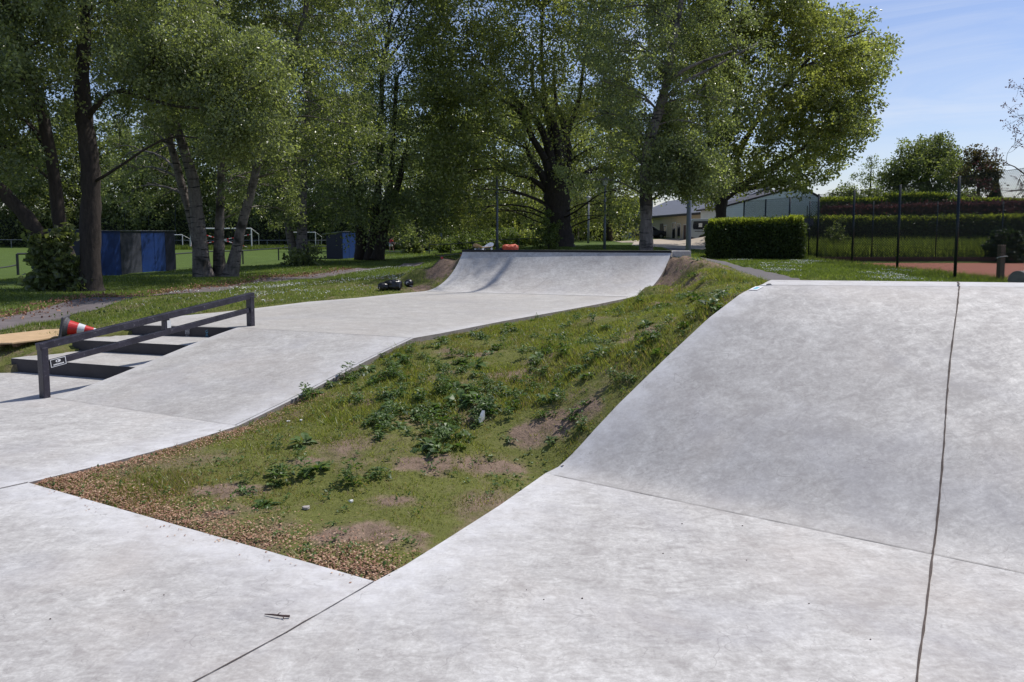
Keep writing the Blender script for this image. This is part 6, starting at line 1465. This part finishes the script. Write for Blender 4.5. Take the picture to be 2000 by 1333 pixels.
def opening(name, x0, y0, x1, y1, mat, frame=True, offs=.03):
    a_, c_ = onwall(x0, y1, offs), onwall(x1, y0, offs); b = MB(); wid = (Vector((c_.x, c_.y, 0))-Vector((a_.x, a_.y, 0))).length; cx_ = (a_+c_)/2; b.box(cx_, (wid, .05, abs(c_.z-a_.z)), math.atan2(dW.y, dW.x)); o = b.build(name, M[mat], cb_)
    if frame:
        b = MB(); rz_ = math.atan2(dW.y, dW.x); h_ = abs(c_.z-a_.z)
        for s_ in (-1, 1): b.box(cx_+dW*s_*(wid/2+.04)-nW*.02, (.08, .07, h_+.16), rz_)
        for s_ in (-1, 1): b.box(cx_+Vector((0, 0, s_*(h_/2+.04)))-nW*.02, (wid-.002, .068, .08), rz_)
        b.build('frame', M['white'], o)
opening('door', 1288.5, 437, 1295, 470, 'doorbrown', False)
opening('window', 1296.5, 441, 1302.5, 466, 'glass')
opening('window', 1313, 436, 1320, 468, 'glass')
opening('window', 1323, 438, 1329.5, 466, 'glass')
opening('window', 1335, 440, 1341, 470, 'doorbrown')
# lettering on the wall: unreadable small gold characters
b = MB()
for k in range(9):
    p = onwall(1375.5+k*2.5, 429.5-k*.16, .03); hh = (.34, .26, .26, .3, .22, .26, .34, .26, .3)[k]
    b.box(p, (.075, .03, hh), math.atan2(dW.y, dW.x)); b.box(p+Vector((0, 0, (.10, -.1, .12, 0, .1, -.1, .1, 0, .1)[k]))+dW*.05, (.09, .028, .06), math.atan2(dW.y, dW.x))
b.build('gold_lettering', M['gold'], cb_)
# pale blue left wing with its own low roof
a_, c_ = P(1222, 474, 112), P(1247, 474, 110)
wg = empty('side_building', (a_.x, a_.y, .7), 'tall pale blue building corner between the thicket and the birch trunk', 'building')
b = MB(); b.hexa([(a_.x, a_.y, .5), (c_.x+2, c_.y, .5), (c_.x+2, c_.y+10, .5), (a_.x, a_.y+10, .5), (a_.x, a_.y, 6.4), (c_.x+2, c_.y, 6.4), (c_.x+2, c_.y+10, 6.4), (a_.x, a_.y+10, 6.4)]); b.build('wall', M['paleblue'], wg)
b = MB(); b.box(((a_.x+c_.x)/2+1, a_.y+5, 6.5), (c_.x-a_.x+2.8, 10.8, .2)); b.build('roof', M['roofdark'], wg)
b = MB(); b.box((a_.x+.25, a_.y-.2, 1.3), (.7, .4, 1.6)); b.build('plinth', M['paleblue'], wg)
for (x_, z_, hh) in ((.55, 2.6, 2.4), (1.15, 2.6, 2.2), (.55, 5.1, 1.4), (1.2, 5.1, 1.4)):
    b = MB(); b.box((a_.x+x_, a_.y-.03, z_), (.22, .08, hh)); b.build('window', M['glass'], wg)
pr0, pr1 = P(1233, 434, 106), P(1252, 431, 104)
b = MB(); b.hexa([(pr0.x-.2, 105.5, pr0.z-.15), (pr1.x+1.2, 104.5, pr0.z-.15), (pr1.x+1.2, 109, pr0.z+1.0), (pr0.x+1.2, 109, pr0.z+1.0), (pr0.x-.2, 105.5, pr0.z), (pr1.x+1.2, 104.5, pr0.z), (pr1.x+1.2, 109, pr0.z+1.15), (pr0.x+1.2, 109, pr0.z+1.15)]); b.build('porch_roof', M['palletwood'], wg)
# white gabled hall
Yg_ = 64; gl, gr_ = P(1412, 405, Yg_), P(1640, 410, Yg_); ap = P(1562, 366, Yg_); el_ = P(1436, 392, Yg_)
hall = empty('gabled_hall', (gl.x, Yg_, .8), 'white boarded hall with shallow gable showing above the clipped hedge', 'building')
b = MB(); F_ = [(gl.x, .5), (gr_.x, .5), (gr_.x, gr_.z), (ap.x, ap.z), (gl.x, ap.z-.27*(ap.x-gl.x))]
n_ = len(F_); b.add([(x_, Yg_, z_) for x_, z_ in F_]+[(x_, Yg_+7.5, z_) for x_, z_ in F_], [tuple(range(n_)), tuple(range(n_, 2*n_))[::-1]]+[(i, n_+i, n_+(i+1) % n_, (i+1) % n_) for i in range(n_)]); b.build('wall', M['whitewall'], hall)
b = MB()
for (u, v_) in (((gr_.x+.5, gr_.z-.16), (ap.x, ap.z)), ((gl.x-.4, ap.z-.27*(ap.x-gl.x+.4)), (ap.x, ap.z))):
    b.hexa([(u[0], Yg_-.06, u[1]+.02), (v_[0], Yg_-.06, v_[1]+.02), (v_[0], Yg_+7.6, v_[1]+.02), (u[0], Yg_+7.6, u[1]+.02), (u[0], Yg_-.06, u[1]+.16), (v_[0], Yg_-.06, v_[1]+.16), (v_[0], Yg_+7.6, v_[1]+.16), (u[0], Yg_+7.6, u[1]+.16)])
b.build('roof', M['roofdark'], hall)
for (x0, x1) in ((1590, 1604), (1609, 1624)):
    a_, c_ = P(x0, 441, Yg_), P(x1, 427, Yg_); b = MB(); b.box(((a_.x+c_.x)/2, Yg_-.02, (a_.z+c_.z)/2), (c_.x-a_.x, .08, c_.z-a_.z)); w_ = b.build('window', M['glass'], hall)
    b = MB()
    for zz in (a_.z-.04, c_.z+.04): b.box(((a_.x+c_.x)/2, Yg_-.04, zz), (c_.x-a_.x+.16, .1, .08))
    b.build('frame', M['whitewall'], w_)
b = MB()
for k in range(1, 26): b.box(((gl.x+gr_.x)/2, Yg_-.008, .5+k*.16), (gr_.x-gl.x-.02, .02, .02))
b.build('board_seams', M['paleblue'], hall)
# far low shed roof left of the garden hedges
a_ = P(1625, 400, 92); c_ = P(1665, 399, 92)
fs_ = empty('garden_shed', (a_.x, 92, 1.5), 'low flat pale-roofed shed just right of the gabled hall', 'building')
b = MB(); b.box(((a_.x+c_.x)/2, 93.5, (a_.z+1.2)/2), (c_.x-a_.x, 3, a_.z-1.2)); b.build('wall', M['roofdark'], fs_)
b = MB(); b.box(((a_.x+c_.x)/2, 93.5, a_.z+.06), (c_.x-a_.x+.4, 3.4, .1)); b.build('roof', M['cream'], fs_)
# ------------------------------------------------------------ van and car
def sideprofile(b, prof, o_, ax, n, w0, w1, m=0):
    k = len(prof); vs = [o_+ax*x+Vector((0, 0, z))+n*w0 for x, z in prof]+[o_+ax*x+Vector((0, 0, z))+n*w1 for x, z in prof]
    b.add(vs, [tuple(range(k)), tuple(range(k, 2*k))[::-1]]+[(i, k+i, k+(i+1) % k, (i+1) % k) for i in range(k)], m)
def vehicle(name, label, cat, o_, ang, prof, W, wheels, wr, winds, paint, skirt):
    ax = Vector((math.cos(ang), math.sin(ang), 0)); n = Vector((-ax.y, ax.x, 0)); e = empty(name, tuple(o_), label, cat)
    b = MB(); sideprofile(b, prof, o_, ax, n, 0, W); b.build('body', M[paint], e, bevel=.04)
    b = MB(); sideprofile(b, skirt, o_, ax, n, -.012, W+.012); b.build('lower_skirt', M['black'], e, bevel=.01)
    for poly in winds:
        b = MB(); sideprofile(b, poly, o_, ax, n, -.014, W+.014); b.build('window', M['glass'], e)
    for x in wheels:
        for s_ in (0, W):
            sg = -1 if s_ == 0 else 1; c = o_+ax*x+n*s_+Vector((0, 0, wr)); b = MB(); b.tube([c-n*sg*.16, c+n*sg*.035], wr, 24); wh = b.build('wheel', M['tyre'], e); b = MB(); b.tube([c+n*sg*.03, c+n*sg*.05], wr*.58, 18); b.build('rim', M['rim'], wh)
            b = MB(); b.tube([c-n*sg*.02, c+n*sg*.02], wr*1.2, 24); b.build('wheel_arch', M['black'], e)
    return e, ax, n
vo = P(1349, 473, 60); vo.z = zt(vo.x, 60)+.03
prof = [(0, .35), (0, 1.25), (.06, 1.80), (.14, 1.93), (2.9, 1.95), (3.35, 1.86), (4.15, 1.22), (4.75, 1.05), (4.95, .75), (4.95, .35)]
e, ax_, nn_ = vehicle('parked_van', 'silver van parked behind the clipped hedge beside the cream building', 'van', vo, -.04, prof, 1.9, (.95, 4.0), .33, [[(.20, 1.12), (.14, 1.3), (.20, 1.75), (1.55, 1.78), (1.55, 1.10)], [(1.62, 1.10), (1.62, 1.78), (2.75, 1.78), (2.75, 1.12)], [(2.85, 1.12), (2.85, 1.78), (3.22, 1.72), (3.85, 1.24), (3.85, 1.14)]], 'vanpaint', [(-.03, .28), (-.03, .55), (.5, .42), (4.4, .42), (5.0, .55), (5.0, .28)])
b = MB(); b.beam(vo+ax_*.3+nn_*-.012+Vector((0, 0, .97)), vo+ax_*2.7+nn_*-.012+Vector((0, 0, .97)), .02, .05); b.build('side_strip', M['black'], e)
b = MB(); b.box(vo+ax_*.72-nn_*.022+Vector((0, 0, 1.45)), (.28, .01, .30)); b.build('window_paper', M['conewhite'], e)
b = MB(); b.box(vo+ax_*-.012+nn_*.25+Vector((0, 0, 1.0)), (.03, .18, .3)); b.build('tail_light', M['red'], e)
co = P(1262, 474, 88); co.z = zt(co.x, 88)+.03
prof = [(0, .3), (0, .8), (.15, .95), (.45, 1.42), (1.2, 1.50), (2.1, 1.40), (2.7, .98), (3.5, .85), (3.7, .6), (3.7, .3)]
e, ax2, n2 = vehicle('parked_car', 'dark small car with bright roof edge half hidden behind the birch trunk', 'car', co+Vector((-1.2, 0, 0)), .15, prof, 1.6, (.7, 3.0), .29, [[(.42, .95), (.55, 1.34), (1.2, 1.40), (1.2, .95)], [(1.28, .95), (1.28, 1.40), (2.05, 1.32), (2.5, .96)]], 'bluegrey', [(-.02, .25), (-.02, .42), (3.72, .42), (3.72, .25)])
b = MB(); b.box(co+Vector((.1, .8, 1.53)), (1.3, 1.3, .03), .15); b.build('roof_panel', M['vanpaint'], e)
# ------------------------------------------------------------ light and sky
SAZ, SEL = math.atan2(.82, .57), D2R(58)
sd = Vector((math.sin(SAZ)*math.cos(SEL), math.cos(SAZ)*math.cos(SEL), math.sin(SEL)))
sun = bpy.data.lights.new('sun', 'SUN'); sun.energy = 4.3; sun.angle = D2R(.53); sun.color = (1.0, .955, .89)
so = bpy.data.objects.new('sun', sun); COL.objects.link(so); so.rotation_euler = (-sd).to_track_quat('-Z', 'Y').to_euler()
w = bpy.data.worlds.new('World'); scene.world = w; w.use_nodes = True
t = NT(w.node_tree); bg = w.node_tree.nodes['Background']
sky = t.n('ShaderNodeTexSky', sky_type='NISHITA'); sky.sun_disc = False; sky.sun_elevation = SEL; sky.sun_rotation = SAZ
sky.air_density = 1.0; sky.dust_density = .6; sky.ozone_density = 2.2
v = t.n('ShaderNodeTexCoord').outputs['Generated']
cl = t.noise(t.mapping(v, (1.2, 2.2, 9), (0, .12, .3)), 2.1, 7, .6, .8)
cm = t.math('MULTIPLY', t.mr(cl, .46, .76), .42)
base = t.mix(1.0, sky.outputs[0], (1.04, 1.0, 1.13), 'MULTIPLY')
col = t.mix(cm, base, (7.5, 7.9, 8.6))
t.link(col, bg.inputs['Color']); bg.inputs['Strength'].default_value = .109
vs = scene.view_settings; vs.view_transform = 'Standard'; vs.look = 'None'; vs.exposure = 0; vs.gamma = 1
scene.cycles.max_bounces = 9; scene.cycles.transparent_max_bounces = 9; scene.cycles.diffuse_bounces = 5
scene.cycles.use_denoising = True
